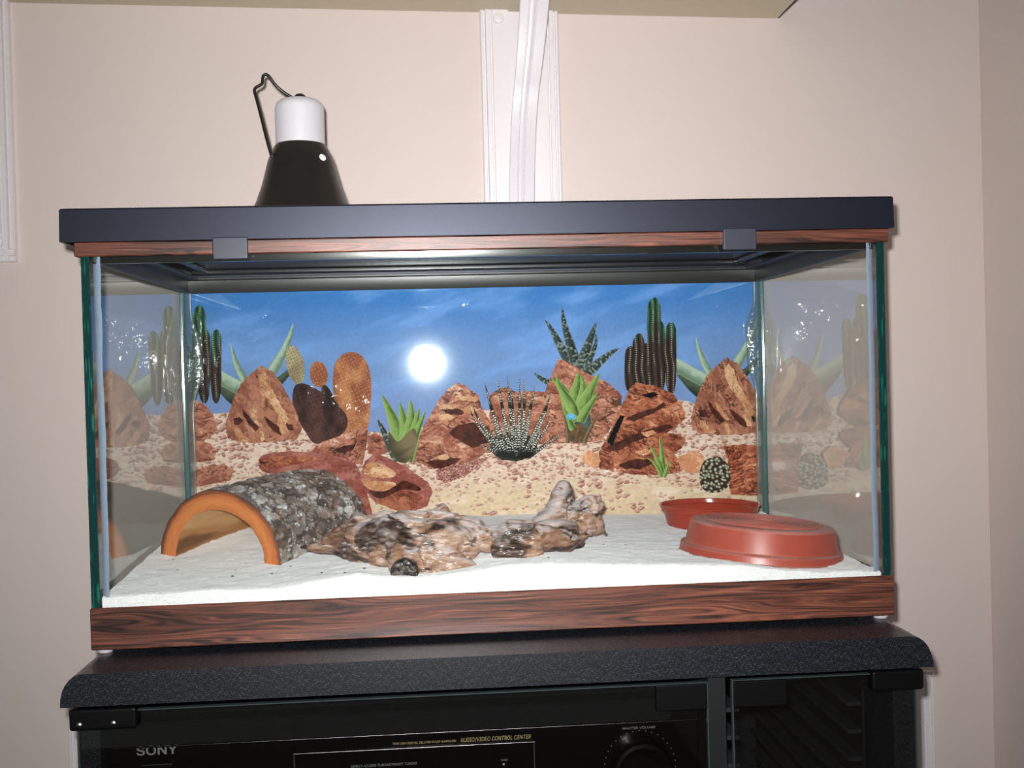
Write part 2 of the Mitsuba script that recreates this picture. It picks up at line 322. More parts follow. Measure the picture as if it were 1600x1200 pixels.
door(0.1662, 0.3076, -0.0325, False)
def rack(x, side):
    """Ribbed wall of a disc rack: a plate with level grooves between ribs."""
    k = ct + ('__rack_panel' if ct + '__rack_panel__plate' not in scene else '__rack_panel_001')
    put(k + '__plate', cbox(x - 0.0012, x + 0.0012, -0.018, 0.26, -0.60, -0.052, 0.0004), 'm_black_matt')
    for i in range(24):
        z = -0.062 - i * 0.0215
        put(k + '__rib', cbox(min(x, x + side * 0.012), max(x, x + side * 0.012), -0.016, 0.25, z - 0.0035, z, 0.0008), 'm_rib')
    tag(k, 'black ribbed disc rack wall')
rack(0.2760, -1); rack(0.1672, 1)
tag(ct, 'black stereo cabinet with smoked glass doors under the tank', 'cabinet')

# ------------------------------------------------------------------ receiver behind the left door
rc = 'stereo_receiver'; RY = -0.020
put(rc + '__body', cbox(-0.288, 0.143, 0.0, 0.30, -0.208, -0.050, 0.001), 'm_black_matt')
put(rc + '__foot', lathe([(0, -0.2109), (0.014, -0.2109), (0.015, -0.2085), (0, -0.2085)], 24, (-0.25, 0.03, 0)), 'm_black')
put(rc + '__foot', lathe([(0, -0.2109), (0.014, -0.2109), (0.015, -0.2085), (0, -0.2085)], 24, (0.11, 0.03, 0)), 'm_black')
put(rc + '__top_bezel', extrude_x([(RY + 0.002, -0.0672), (RY - 0.0005, -0.0668), (RY - 0.0005, -0.0515), (RY + 0.001, -0.050), (0.0, -0.050), (0.0, -0.0672)], -0.290, 0.145), 'm_black_gloss')
put(rc + '__bezel_line', tube([(-0.290, RY - 0.0006, -0.0677), (0.145, RY - 0.0006, -0.0677)], 0.0006, 16), 'm_bright_line', 60)
put(rc + '__front_panel', cbox(-0.290, 0.145, RY, -0.0002, -0.205, -0.0682, 0.0006), 'm_black_gloss')
k = put(rc + '__maker_lettering', letters('SONY', 0.0064, -0.2738, RY, -0.0735, 0.0300, True), 'm_print_grey'); tag(k, 'grey raised capitals SONY')
k = put(rc + '__lettering', letters('TIME LINK DIGITAL DELAYED DOLBY SURROUND', 0.0016, -0.0865, RY, -0.0755, 0.0475), 'm_print_gold'); tag(k, 'tiny gold lettering')
k = put(rc + '__lettering', letters('AUDIO/VIDEO CONTROL CENTER', 0.0031, -0.0360, RY, -0.0760, 0.0535, slant=0.2), 'm_print_gold'); tag(k, 'gold slanted lettering AUDIO/VIDEO CONTROL CENTER')
k = put(rc + '__lettering', letters('DIRECT ACCESS TUNING/PRESET TUNING', 0.0018, -0.1178, RY - 0.0012, -0.0905, 0.0494), 'm_print_grey'); tag(k, 'tiny grey lettering')
k = put(rc + '__lettering', letters('MASTER VOLUME', 0.0017, 0.0870, RY, -0.0728, 0.0254), 'm_print_grey'); tag(k, 'grey lettering MASTER VOLUME above the knob')
k = put(rc + '__lettering', letters('TUNED', 0.0012, -0.0062, RY - 0.0012, -0.0912, 0.0056), 'm_print_grey')
w = rc + '__display_window'
put(w + '__pane', cbox(-0.1580, 0.0185, RY - 0.001, RY + 0.0005, -0.124, -0.0790, 0.0005), 'm_black_gloss')
put(w + '__frame', tube([(-0.1595, RY - 0.0009, -0.0783), (0.0200, RY - 0.0009, -0.0783)], 0.0009, 16), 'm_bright_line', 60)
for e in (cbox(-0.1595, -0.1585, RY - 0.0018, RY, -0.124, -0.0790, 0.0003), cbox(0.0190, 0.0200, RY - 0.0018, RY, -0.124, -0.0790, 0.0003)):
    put(w + '__frame', e, 'm_line')
put(rc + '__power_button', rbox(-0.2690, -0.2470, RY - 0.003, RY, -0.0890, -0.0795, 0.0008), 'm_black', 40)
put(rc + '__button_line', cbox(-0.2690, -0.2470, RY - 0.0036, RY - 0.003, -0.0803, -0.0797, 0.0001), 'm_line')
put(rc + '__indicator', lathe([(0, 0), (0.0009, 0), (0.0007, 0.0006), (0, 0.0008)], 12).apply_transform(trimesh.transformations.rotation_matrix(math.pi / 2, [1, 0, 0])).apply_translation((-0.0037, RY - 0.001, -0.0939)), 'm_led')
kn = lathe([(0, 0), (0.0235, 0), (0.0238, 0.004), (0.0232, 0.012), (0.0215, 0.0145), (0.0190, 0.0150), (0.0150, 0.0136), (0.0135, 0.0136), (0.0125, 0.0148), (0, 0.0150)], 72)
kn.apply_transform(trimesh.transformations.rotation_matrix(math.pi / 2, [1, 0, 0])); kn.apply_translation((0.1000, RY, -0.1015))
put(rc + '__volume_knob', kn, 'm_black', 30); tag(rc + '__volume_knob', 'round black volume knob')
for i in range(25):
    a = math.radians(-35 + i * 250 / 24)
    d = lathe([(0, 0), (0.00045, 0), (0.0003, 0.0003), (0, 0.0004)], 8); d.apply_transform(trimesh.transformations.rotation_matrix(math.pi / 2, [1, 0, 0]))
    d.apply_translation((0.1000 - 0.0272 * math.cos(a), RY, -0.1015 + 0.0272 * math.sin(a))); put(rc + '__volume_mark', d, 'm_print_grey')
tag(rc, 'black stereo receiver with a volume knob behind the left glass door', 'stereo receiver')

# ------------------------------------------------------------------ the tank
aq = 'glass_tank'
ZR0, ZR1 = 0.2950, 0.3056                              # upper rim, outside
def frame(x0, x1, y0, y1, z0, z1, t, c=0.0008):
    return [cbox(x0, x1, y0, y0 + t, z0, z1, c), cbox(x0, x1, y1 - t, y1, z0, z1, c), cbox(x0, x0 + t, y0 + t, y1 - t, z0, z1, c), cbox(x1 - t, x1, y0 + t, y1 - t, z0, z1, c)]
put(aq + '__base_frame', cat(*frame(-0.3100, 0.3105, 0.0, 0.3245, 0.0, 0.0316, 0.0028)), 'm_wood')
tag(aq + '__base_frame', 'woodgrain plastic base frame')
put(aq + '__rim_frame', cat(*frame(-0.3130, 0.3120, -0.0012, 0.3255, ZR0, ZR1, 0.0024)), 'm_wood')
tag(aq + '__rim_frame', 'woodgrain plastic top rim')
def curved_lip(y0, t, z0, z1, zf, tilt):
    """A lip along x whose front is slightly bowed: it leans down by tilt degrees at height zf."""
    R = 0.050; z = np.linspace(z1, z0, 24); th = math.radians(tilt) + (zf - z) / R
    y = y0 - R * np.cos(th); y -= y.min()
    return extrude_x([(y0 + a, b) for a, b in zip(y, z)] + [(y0 + t, z0), (y0 + t, z1)], -0.2990, 0.2990)
k = put(aq + '__rim_lip', curved_lip(0.0068, 0.0050, 0.2904, 0.3054, 0.2932, 6.6), 'm_rim_front', 25); tag(k, 'dark inner lip of the rim in front')
put(aq + '__rim_lip', curved_lip(0.3115, 0.0050, 0.2904, 0.3054, 0.3035, 4.8), 'm_rim_inner', 25)
put(aq + '__rim_lip', rbox(-0.3030, -0.2990, 0.0065, 0.3165, 0.2904, 0.3054, 0.0013), 'm_rim_inner', 40)
put(aq + '__rim_lip', rbox(0.2990, 0.3030, 0.0065, 0.3165, 0.2904, 0.3054, 0.0013), 'm_rim_inner', 40)
put(aq + '__rim_ledge', cat(cbox(-0.2990, 0.2990, 0.0105, 0.0230, 0.3030, 0.3054, 0.0004), cbox(-0.2990, 0.2990, 0.3000, 0.3125, 0.3030, 0.3054, 0.0004),
          cbox(-0.2990, -0.2860, 0.0230, 0.3000, 0.3030, 0.3054, 0.0004), cbox(0.2860, 0.2990, 0.0230, 0.3000, 0.3030, 0.3054, 0.0004)), 'm_rim_inner')
gx, gy0, gy1 = 0.3065, 0.0036, 0.3188
for nm, q, lab in (('front', [(-gx, gy0), (gx, gy0)], 'front pane'), ('back', [(-gx, gy1), (gx, gy1)], 'back pane'), ('left', [(-gx, gy0), (-gx, gy1)], 'left side pane'), ('right', [(gx, gy0), (gx, gy1)], 'right side pane')):
    (a, b), (c, d) = q
    k = put(aq + '__pane', sheet((a, b, 0.003), (c, d, 0.003), (c, d, ZR0 + 0.006), (a, b, ZR0 + 0.006)), 'm_side_glass' if 'side' in lab else 'm_glass'); tag(k, lab)
put(aq + '__bottom_pane', cbox(-0.306, 0.306, 0.004, 0.318, 0.003, 0.008, 0.0004), 'm_back_edge')
for sx in (-1, 1):
    x0, x1 = sorted((sx * 0.3036, sx * 0.3096))
    k = put(aq + '__glass_edge', cbox(x0, x1, 0.0029, 0.0062, 0.006, ZR0 + 0.006, 0.0005), 'm_glass_edge'); tag(k, 'green front edge of a side pane')
    k = put(aq + '__back_edge', cbox(x0, x1, 0.3152, 0.3186, 0.006, ZR0 + 0.006, 0.0004), 'm_back_edge')
def bead_corner(sx, y, sy, r, rough, seed, n=700, m=24):
    """Wavy silicone fillet up an inner corner at x = sx * 0.3032, y; sy = side on which the tank's inside lies."""
    z = np.linspace(0.010, ZR0 + 0.004, n); a = np.linspace(0, math.pi / 2, m)
    Z, A = np.meshgrid(z, a, indexing='ij')
    lump = np.exp(-((Z - 0.222) / 0.036) ** 4) if sy < 0 else 1 + 0 * Z     # more silicone was pressed out half way up the back corners
    rr = r * (0.42 + 0.58 * lump) * (1 + 0.20 * (meshkit.fbm(np.stack([Z * 50, A * 0, A * 0], -1), 3, seed) - 0.5)) + rough * lump * (meshkit.fbm(np.stack([Z * 240, A * 5.0, A * 0 + 3], -1), 2, seed + 5) - 0.5) * np.clip(np.sin(2 * A), 0, 1) ** 0.5
    X = sx * (0.3034 - rr * (1 - np.sin(A))); Y = y + sy * rr * (1 - np.cos(A))
    v = np.stack([X, Y, Z], -1).reshape(-1, 3); i = np.arange(n - 1)[:, None] * m + np.arange(m - 1)[None]; i = i.ravel()
    return trimesh.Trimesh(v, np.vstack([np.stack([i, i + 1, i + m + 1], 1), np.stack([i, i + m + 1, i + m], 1)]), process=False)
for sx in (-1, 1):
    k = put(aq + '__silicone_bead', bead_corner(sx, 0.3150, -1, 0.0150, 0.0055, 3 + sx), 'm_silicone', True); tag(k, 'glossy wavy silicone seam in a back corner')
    k = put(aq + '__silicone_bead', bead_corner(sx, 0.0066, 1, 0.0068, 0.0008, 13 + sx), 'm_silicone_front', True); tag(k, 'silicone seam in a front corner')
for x, y in ((-0.303, 0.012), (0.3035, 0.012), (-0.303, 0.31), (0.3035, 0.31)):
    put(aq + '__foot', lathe([(0, -0.00395), (0.0052, -0.00395), (0.0064, -0.002), (0.0066, -0.0002), (0, -0.0002)], 28, (x, y, 0)), 'm_rubber_clear', 35)
tag(aq, 'glass tank with woodgrain frames holding a desert scene', 'glass tank')

# ------------------------------------------------------------------ lid
hd = 'tank_lid'
HX0, HX1, HY0, HY1, HZ0, HZ1 = -0.3223, 0.3151, -0.0044, 0.3310, 0.3057, 0.3307
t = 0.0022
out = m3.Manifold.hull_points(np.array([(x, y, z) for (x, y, z) in
      [(HX0 + a, HY0 + b, HZ0) for a in (0,) for b in (0,)] + [(HX1, HY0, HZ0), (HX0, HY1, HZ0), (HX1, HY1, HZ0)] +
      [(HX0 + 0.0004, HY0 + 0.0004, HZ1 - 0.0014), (HX1 - 0.0004, HY0 + 0.0004, HZ1 - 0.0014), (HX0 + 0.0004, HY1 - 0.0004, HZ1 - 0.0014), (HX1 - 0.0004, HY1 - 0.0004, HZ1 - 0.0014)] +
      [(HX0 + 0.0012, HY0 + 0.0012, HZ1 - 0.0004), (HX1 - 0.0012, HY0 + 0.0012, HZ1 - 0.0004), (HX0 + 0.0012, HY1 - 0.0012, HZ1 - 0.0004), (HX1 - 0.0012, HY1 - 0.0012, HZ1 - 0.0004)] +
      [(HX0 + 0.0022, HY0 + 0.0022, HZ1), (HX1 - 0.0022, HY0 + 0.0022, HZ1), (HX0 + 0.0022, HY1 - 0.0022, HZ1), (HX1 - 0.0022, HY1 - 0.0022, HZ1)]]))
inner = m3.Manifold.cube((HX1 - HX0 - 2 * t, HY1 - HY0 - 2 * t, HZ1 - HZ0 - t + 0.01)).translate((HX0 + t, HY0 + t, HZ0 - 0.01))
put(hd + '__shell', tm(out - inner), 'm_hood')
put(hd + '__inner_panel', cbox(-0.296, 0.290, 0.016, 0.312, 0.3122, 0.3142, 0.0004), 'm_hood_dark')
for y0 in (0.030, 0.150, 0.285):
    put(hd + '__inner_rib', rbox(-0.290, 0.284, y0, y0 + 0.006, 0.3070, 0.3121, 0.0015), 'm_hood_dark', 40)
for x0 in (-0.278, 0.268):
    put(hd + '__inner_rib', rbox(x0, x0 + 0.006, 0.0365, 0.2845, 0.3075, 0.3121, 0.0015), 'm_hood_dark', 40)
for x0, x1 in ((-0.2106, -0.1846), (0.1783, 0.2043)):
    k = put(hd + '__clip', cat(rbox(x0, x1, -0.0058, -0.0024, 0.2906, 0.3072, 0.0009)), 'm_clip', 40); tag(k, 'dark grey clip hooked over the rim')
tag(hd, 'low black plastic lid on the glass tank', 'tank lid')

# ------------------------------------------------------------------ heat lamp on the lid
lp = 'dome_lamp'; LX, LY = -0.1634, 0.170
prof = [(0.0545, 0.3313), (0.0550, 0.3325), (0.0540, 0.3345), (0.0520, 0.3385), (0.0470, 0.3480), (0.0412, 0.3600), (0.0360, 0.3740), (0.0322, 0.3880), (0.0298, 0.3970), (0.0276, 0.4030), (0.0250, 0.4080), (0.0232, 0.4112), (0.0224, 0.4118), (0.0150, 0.4120)]
inn = [(r - 0.0012, z - 0.0008) for r, z in prof[:-1]][::-1]
put(lp + '__shade', lathe(prof + [(0.0150, 0.4105)] + [q for q in inn if q[1] < 0.4104] + [(0.0533, 0.3313), (0.0545, 0.3313)], 96, (LX, LY, 0)), 'm_lamp_black', 30); tag(lp + '__shade', 'black metal dome shade')
put(lp + '__socket', lathe([(0, 0.4122), (0.0222, 0.4122), (0.0222, 0.4450), (0.0218, 0.4470), (0.0205, 0.4495), (0.0180, 0.4518), (0.0145, 0.4532), (0.0100, 0.4540), (0, 0.4542)], 96, (LX, LY, 0)), 'm_lamp_white', 30); tag(lp + '__socket', 'white cylindrical socket')
put(lp + '__cord_grip', lathe([(0, 0.4543), (0.0058, 0.4543), (0.0056, 0.4560), (0.0040, 0.4580), (0.0015, 0.4590), (0, 0.4591)], 32, (LX + 0.0008, LY, 0)), 'm_lamp_black', 30)
w = smooth_path([(-0.1876, 0.1520, 0.4000), (-0.1895, 0.1520, 0.4075), (-0.1948, 0.1550, 0.4300), (-0.2008, 0.1590, 0.4545)], 14).tolist() + \
    smooth_path([(-0.2019, 0.1595, 0.4592), (-0.1985, 0.1605, 0.4636), (-0.1952, 0.1610, 0.4660), (-0.1945, 0.1612, 0.4700), (-0.1938, 0.1614, 0.4732), (-0.1917, 0.1618, 0.4745), (-0.1893, 0.1622, 0.4732), (-0.1868, 0.1630, 0.4695), (-0.1835, 0.1640, 0.4652), (-0.1760, 0.1665, 0.4590), (-0.1690, 0.1690, 0.4550)], 36).tolist()
put(lp + '__wire_handle', tube(w, 0.0014, 10), 'm_lamp_black', 40); tag(lp + '__wire_handle', 'bent black wire hanger')
def on_dome(dx, z, r0, d, n=24, sq=1.0):
    i = np.interp(z, [q[1] for q in prof[:-2]], [q[0] for q in prof[:-2]])
    dy = -math.sqrt(i * i - dx * dx); nrm = np.array([dx, dy, i * 0.32]); nrm /= np.linalg.norm(nrm)
    m = lathe([(0, 0), (r0, 0), (r0 * 0.96, d * 0.6), (r0 * 0.6, d), (0, d * 1.05)], n); m.apply_scale((sq, 1, 1))
    m.apply_transform(trimesh.geometry.align_vectors([0, 0, 1], nrm)); m.apply_translation((LX + dx, LY + dy, z)); return m
put(lp + '__rivet', on_dome(-0.0242, 0.3998, 0.0021, 0.0012), 'm_chrome', 40)
k = put(lp + '__plug', on_dome(0.0215, 0.3967, 0.0038, 0.0005, 28, 0.85), 'm_plug', 40); tag(k, 'oval white plug in the shade')
tag(lp, 'black dome lamp with a white socket standing on the tank lid', 'lamp')

# ------------------------------------------------------------------ sand
def sand_z(x, y):
    x, y = np.asarray(x, float), np.asarray(y, float)
    f = np.interp(x, [-.303, -.288, -.236, -.178, -.139, -.110, -.090, -.051, -.019, .003, .033, .058, .089, .129, .185, .257, .283, .303], [.0400, .0401, .0409, .0414, .0448, .0490, .0460, .0450, .0485, .0515, .0525, .0510, .0485, .0464, .0440, .0357, .0350, .0335])
    b = np.interp(x, [-.303, -.10, 0, .20, .303], [.0555, .0530, .0490, .0430, .0420])
    s = np.clip((y - 0.006) / 0.31, 0, 1); s = s * s * (3 - 2 * s) * 0.5 + 0.5 * s
    z = f + (b - f) * s
    q = np.stack([x * 22, y * 22, 0 * x], -1)
    return z + 0.0030 * (meshkit.fbm(q, 3, 4) - 0.5) + 0.0012 * (meshkit.fbm(q * 6, 2, 8) - 0.5)
def sand_mesh(nx=420, ny=220):
    x = np.linspace(-0.3025, 0.3025, nx); y = 0.0062 + (0.3140 - 0.0062) * np.linspace(0, 1, ny) ** 1.15
    X, Y = np.meshgrid(x, y, indexing='ij'); Z = sand_z(X, Y)
    Z = Z - 0.0010 * np.exp(-(Y - 0.0062) / 0.0015)
    v = np.stack([X, Y, Z], -1).reshape(-1, 3); N = nx * ny
    i = (np.arange(nx - 1)[:, None] * ny + np.arange(ny - 1)).ravel()
    f = [np.stack([i, i + ny, i + ny + 1], 1), np.stack([i, i + ny + 1, i + 1], 1)]
    edge = np.r_[np.arange(nx) * ny, (nx - 1) * ny + np.arange(1, ny), (np.arange(nx - 2, -1, -1)) * ny + ny - 1, np.arange(ny - 2, 0, -1)]
    low = v[edge].copy(); low[:, 2] = 0.0085; a = np.arange(len(edge)); b = (a + 1) % len(edge)
    top = v[edge]; base = N
    f += [np.stack([base + a, base + len(edge) + a, base + len(edge) + b], 1), np.stack([base + a, base + len(edge) + b, base + b], 1)]
    return trimesh.Trimesh(np.vstack([v, top, low]), np.vstack(f), process=False)
put('sand', sand_mesh(), 'm_sand', 40); tag('sand', 'white sand covering the bottom of the tank', 'sand', kind='stuff')
sp = []
for _ in range(26):
    x, y = rng.uniform(-0.28, 0.15), rng.uniform(0.015, 0.15)
    s = trimesh.creation.icosphere(1, rng.uniform(0.0003, 0.0008)); s.apply_scale((1.6, 1, 0.7)); s.apply_translation((x, y, float(sand_z(x, y)) + 0.0002)); sp.append(s)
put('sand__speck', cat(*sp), 'm_speck'); labels['sand__speck'] = {'label': 'dark specks lying on the sand', 'kind': 'stuff'}

# ------------------------------------------------------------------ half log
def half_log():
    from scipy.spatial import cKDTree
    X = np.array([0.880, -0.476, 0]); F = np.array([-0.2368, 0.1165, 0.0435]); A = np.array([0.325, 0.946, 0.025]); Zu = np.array([0, 0, 1.0])
    nu, nv = 260, 240
    ph = np.linspace(-0.10, math.pi + 0.10, nv); tt = np.linspace(0, 1, nu)
    P, U = np.meshgrid(ph, tt, indexing='xy')
    L = 0.198 - 0.036 * (P / math.pi)
    def surf(r, rz, bulge):
        R = r + bulge
        return F + (U * L)[..., None] * A + (R * np.cos(P))[..., None] * X + ((rz + bulge) * np.sin(P))[..., None] * Zu
    q = np.stack([U * 5.2, P * 3.2, 0 * P], -1)
    # bark plates: irregular cells, longer along the log, joints sunk between them
    rg = np.random.default_rng(5)
    sites = np.stack([rg.uniform(-0.01, 0.21, 190), rg.uniform(-0.02, 0.23, 190)], 1)
    co = np.stack([U * L, P * 0.0645], -1)
    warp = 0.012 * np.stack([meshkit.fbm(q * 3, 3, 41) - 0.5, meshkit.fbm(q * 3, 3, 42) - 0.5], -1) + 0.004 * np.stack([meshkit.fbm(q * 11, 2, 43) - 0.5, meshkit.fbm(q * 11, 2, 44) - 0.5], -1)
    sc = np.array([0.62, 1.0])
    dd, ii = cKDTree(sites * sc).query(((co + warp) * sc).reshape(-1, 2), k=2)
    gap = np.clip((dd[:, 1] - dd[:, 0]) / 0.0026, 0, 1).reshape(P.shape); gap = gap * gap * (3 - 2 * gap)
    tone = rg.uniform(0, 1, 190)[ii[:, 0]].reshape(P.shape); lift = rg.uniform(0.2, 1, 190)[ii[:, 0]].reshape(P.shape)
    plates = meshkit.fbm(q * np.array([1.6, 2.2, 1]), 3, 21) - 0.5
    small = meshkit.fbm(q * 9, 3, 33) - 0.5
    fade = np.clip(0.25 + U * 7, 0, 1)
    bulge = (0.0055 * plates + 0.0016 * small + 0.0016 * gap * lift) * fade - 0.0035 * U
    wall = 0.0165 + 0.0022 * (meshkit.fbm(q * np.array([0.2, 1.2, 1]), 2, 5) - 0.5)
    out = surf(0.0645, 0.0620, bulge); mid = surf(0.0645 - 0.0016, 0.0620 - 0.0016, bulge * 0.6); inn = surf(0.0645 - wall, 0.0620 - wall, -0.003 * U)
    i = (np.arange(nu - 1)[:, None] * nv + np.arange(nv - 1)).ravel()
    def grid(V, flip=False):
        f = np.vstack([np.stack([i, i + 1, i + nv + 1], 1), np.stack([i, i + nv + 1, i + nv], 1)])
        return trimesh.Trimesh(V.reshape(-1, 3), f[:, ::-1] if flip else f, process=False)
    uv = np.stack([(U * L).ravel(), (P * 0.064).ravel()], 1)
    uvb = np.stack([tone.ravel(), gap.ravel()], 1)
    k = put('half_log__bark', grid(out), 'm_bark', True, uvb); tag(k, 'grey flaking bark')
    k = put('half_log__inner_face', grid(inn, True), 'm_log_inner', True, uv); tag(k, 'pale hollow inside')
    def ends(row):
        a, c = inn[row], out[row]; n = nv; w = 8
        s = np.linspace(0, 1, w)[:, None, None]
        V = (a[None] * (1 - s) + c[None] * s); V = V + (A * (-0.0012 if row == 0 else 0.0012)) * np.sin(math.pi * s) ** 0.5
        j = (np.arange(w - 1)[:, None] * n + np.arange(n - 1)).ravel()
        f = np.vstack([np.stack([j, j + 1, j + n + 1], 1), np.stack([j, j + n + 1, j + n], 1)])
        uu = np.stack([np.broadcast_to(ph * 0.064, (w, n)).ravel(), np.broadcast_to(s[:, 0], (w, n)).ravel()], 1)
        return trimesh.Trimesh(V.reshape(-1, 3), f if row == 0 else f[:, ::-1], process=False), uu
    for r, lab in ((0, 'orange sawn front end'), (nu - 1, 'orange sawn back end')):
        m, uu = ends(r); k = put('half_log__cut_end', m, 'm_log_cut', True, uu); tag(k, lab)
    tag('half_log', 'hollow half log with grey bark arched over the sand at the left', 'half log')
half_log()

# ------------------------------------------------------------------ driftwood
def driftwood():
    chains = [
        [(-0.1634,0.088,0.058,0.0022),(-0.1468,0.082,0.0594,0.0059),(-0.1303,0.076,0.0613,0.0107),(-0.1111,0.066,0.0632,0.017),(-0.0897,0.056,0.064,0.0231)],
        [(-0.1363,0.085,0.0644,0.0043),(-0.1139,0.074,0.0759,0.0075),(-0.0923,0.066,0.0816,0.0085)],
        [(-0.0868,0.052,0.0713,0.0177),(-0.0743,0.034,0.0577,0.0164),(-0.0743,0.026,0.0489,0.0137)],
        [(-0.0788,0.048,0.0742,0.0156),(-0.0635,0.045,0.0663,0.0176)],
        [(-0.0976,0.066,0.0802,0.008),(-0.0713,0.064,0.0795,0.0095),(-0.0423,0.07,0.0776,0.0096),(-0.0185,0.07,0.0708,0.0096)],
        [(-0.0502,0.08,0.0792,0.007),(-0.0435,0.086,0.0863,0.0043),(-0.045,0.09,0.0891,0.0022)],
        [(-0.0713,0.048,0.0635,0.0218),(-0.0456,0.048,0.0615,0.0208),(-0.0272,0.054,0.0609,0.0136)],
        [(-0.0571,0.038,0.0533,0.0164),(-0.0383,0.032,0.0505,0.0122),(-0.0243,0.028,0.0461,0.0056)],
        [(-0.0663,0.026,0.0456,0.0091),(-0.0462,0.025,0.0439,0.0071),(-0.0285,0.026,0.0435,0.0046)],
        [(-0.04,0.06,0.0683,0.0147),(-0.0138,0.06,0.0647,0.0111),(0.007,0.054,0.0638,0.0125)],
        [(0.007,0.054,0.0638,0.0136),(0.0278,0.052,0.0622,0.0141),(0.0472,0.06,0.0613,0.0105),(0.0697,0.07,0.0557,0.0043)],
        [(0.0035,0.044,0.0571,0.0103),(0.0188,0.04,0.0551,0.0093),(0.0309,0.042,0.0543,0.0072)],
        [(0.0135,0.07,0.0696,0.0075),(0.0414,0.08,0.0661,0.0086),(0.0616,0.09,0.0617,0.0109)],
        [(0.0364,0.085,0.0655,0.0087),(0.0542,0.105,0.0731,0.0133),(0.0614,0.116,0.0844,0.0123),(0.0641,0.122,0.0955,0.0068)],
        [(0.0635,0.105,0.0661,0.0144),(0.0762,0.114,0.0722,0.0145),(0.0845,0.12,0.0768,0.0124),(0.0921,0.124,0.0823,0.0068)],
        [(0.0845,0.12,0.0745,0.0112),(0.0888,0.12,0.0659,0.0084),(0.0915,0.124,0.0589,0.0056)],
        [(0.0903,0.122,0.0655,0.0051),(0.0967,0.128,0.0582,0.0034),(0.1019,0.132,0.0528,0.0023)],
        [(0.0541,0.098,0.0574,0.0088),(0.0746,0.105,0.0601,0.01),(0.0841,0.112,0.0609,0.0067)],
        [(-0.071,0.02,0.0362,0.0021),(-0.0669,0.02,0.0379,0.0021),(-0.0636,0.02,0.0407,0.0021),(-0.0614,0.02,0.0444,0.0021),(-0.0606,0.02,0.0487,0.0021),(-0.0613,0.02,0.053,0.0021),(-0.0634,0.02,0.0568,0.0021),(-0.0667,0.02,0.0598,0.0021),(-0.0708,0.02,0.0616,0.0021)],
    ]
    parts = []
    for c in chains:
        for a, b in zip(c, c[1:]):
            s = [m3.Manifold.sphere(r, 20).translate((x, y, z)) for x, y, z, r in (a, b)]
            parts.append(m3.Manifold.batch_hull(s))
    man = m3.Manifold.batch_boolean(parts, m3.OpType.Add)
    m = tm(man.refine_to_length(0.0019)); m.merge_vertices()
    trimesh.smoothing.filter_taubin(m, lamb=0.5, nu=0.53, iterations=45)
    n = m.vertex_normals; v = m.vertices.copy()
    d = 0.0080 * (meshkit.fbm(v * np.array([52, 52, 70]), 3, 3) - 0.5) + 0.0012 * (meshkit.fbm(v * np.array([150, 150, 260]), 2, 9) - 0.5)
    groove = np.abs(meshkit.fbm(v * np.array([42, 42, 52]), 3, 17) - 0.5)
    d -= 0.0030 * np.exp(-(groove / 0.025) ** 2)
    d *= np.clip((v[:, 1] - 0.015) / 0.02, 0.25, 1)
    m.vertices = v + n * d[:, None]
    return m
put('driftwood__trunk', driftwood(), 'm_drift', True)
def stub_end():
    m = lathe([(0, 0.0006), (0.0050, 0.0008), (0.0090, 0.0006), (0.0104, -0.0004), (0.0106, -0.006), (0, -0.006)], 40)
    v = m.vertices; m.vertices = v + np.stack([0.0016 * (meshkit.fbm(v * 200 + 7, 2, 6) - 0.5), 0.0016 * (meshkit.fbm(v * 200, 2, 7) - 0.5), 0.0022 * (meshkit.fbm(v * 260, 3, 5) - 0.5)], 1)
    m.apply_transform(trimesh.geometry.align_vectors([0, 0, 1], np.array([-0.12, -0.85, -0.12]))); m.apply_translation((-0.0752, 0.0112, 0.0470)); return m
k = put('driftwood__sawn_end', stub_end(), 'm_drift_end', 50); tag(k, 'dark cut end of the front stub')
tag('driftwood', 'gnarled brown driftwood lying on the sand between log and dishes', 'driftwood')

# ------------------------------------------------------------------ terracotta dishes
def dish_profile(R, H, ribs):
    """Profile of a plant saucer, upright, bottom at z = 0: outside then inside."""
    rb = R * 0.865
    p = [(0, 0)]
    for i in range(ribs):
        r = rb * (0.16 + 0.70 * i / ribs); w = rb * 0.045
        p += [(r, 0), (r + w * 0.3, -0.0015), (r + w, -0.0015), (r + w * 1.3, 0)]
    p += [(rb - 0.0050, 0), (rb - 0.0022, 0.0007), (rb - 0.0006, 0.0028), (R * 0.905, H * 0.66), (R * 0.912, H * 0.70), (R * 0.955, H * 0.73), (R * 0.962, H * 0.77), (R * 0.972, H * 0.93), (R * 0.992, H * 0.945), (R, H * 0.965), (R, H),
          (R * 0.975, H), (R * 0.955, H * 0.97), (R * 0.945, H * 0.80), (R * 0.90, H * 0.74), (R * 0.89, H * 0.66), (rb - 0.0030, 0.0045), (rb - 0.0055, 0.0024), (0, 0.0022)]
    return p
d1 = lathe(dish_profile(0.0712, 0.0290, 7), 120)
d1.apply_transform(trimesh.transformations.rotation_matrix(math.pi, [1, 0, 0]))
d1.apply_transform(trimesh.transformations.rotation_matrix(math.radians(5.0), [0, 1, 0])); d1.apply_transform(trimesh.transformations.rotation_matrix(math.radians(-0.6), [1, 0, 0]))
d1.apply_translation((0.2312, 0.0848, 0.0655))
put('saucer', d1, 'm_terra', 28); tag('saucer', 'dusty terracotta saucer turned upside down in front of the other one', 'saucer')
d2 = lathe(dish_profile(0.0498, 0.0215, 4), 96)
d2.apply_transform(trimesh.transformations.rotation_matrix(math.radians(0.6), [0, 1, 0])); d2.apply_translation((0.2222, 0.2300, 0.0420))
put('saucer_001', d2, 'm_terra_wet', 28); tag('saucer_001', 'small upright terracotta saucer against the backdrop', 'saucer')

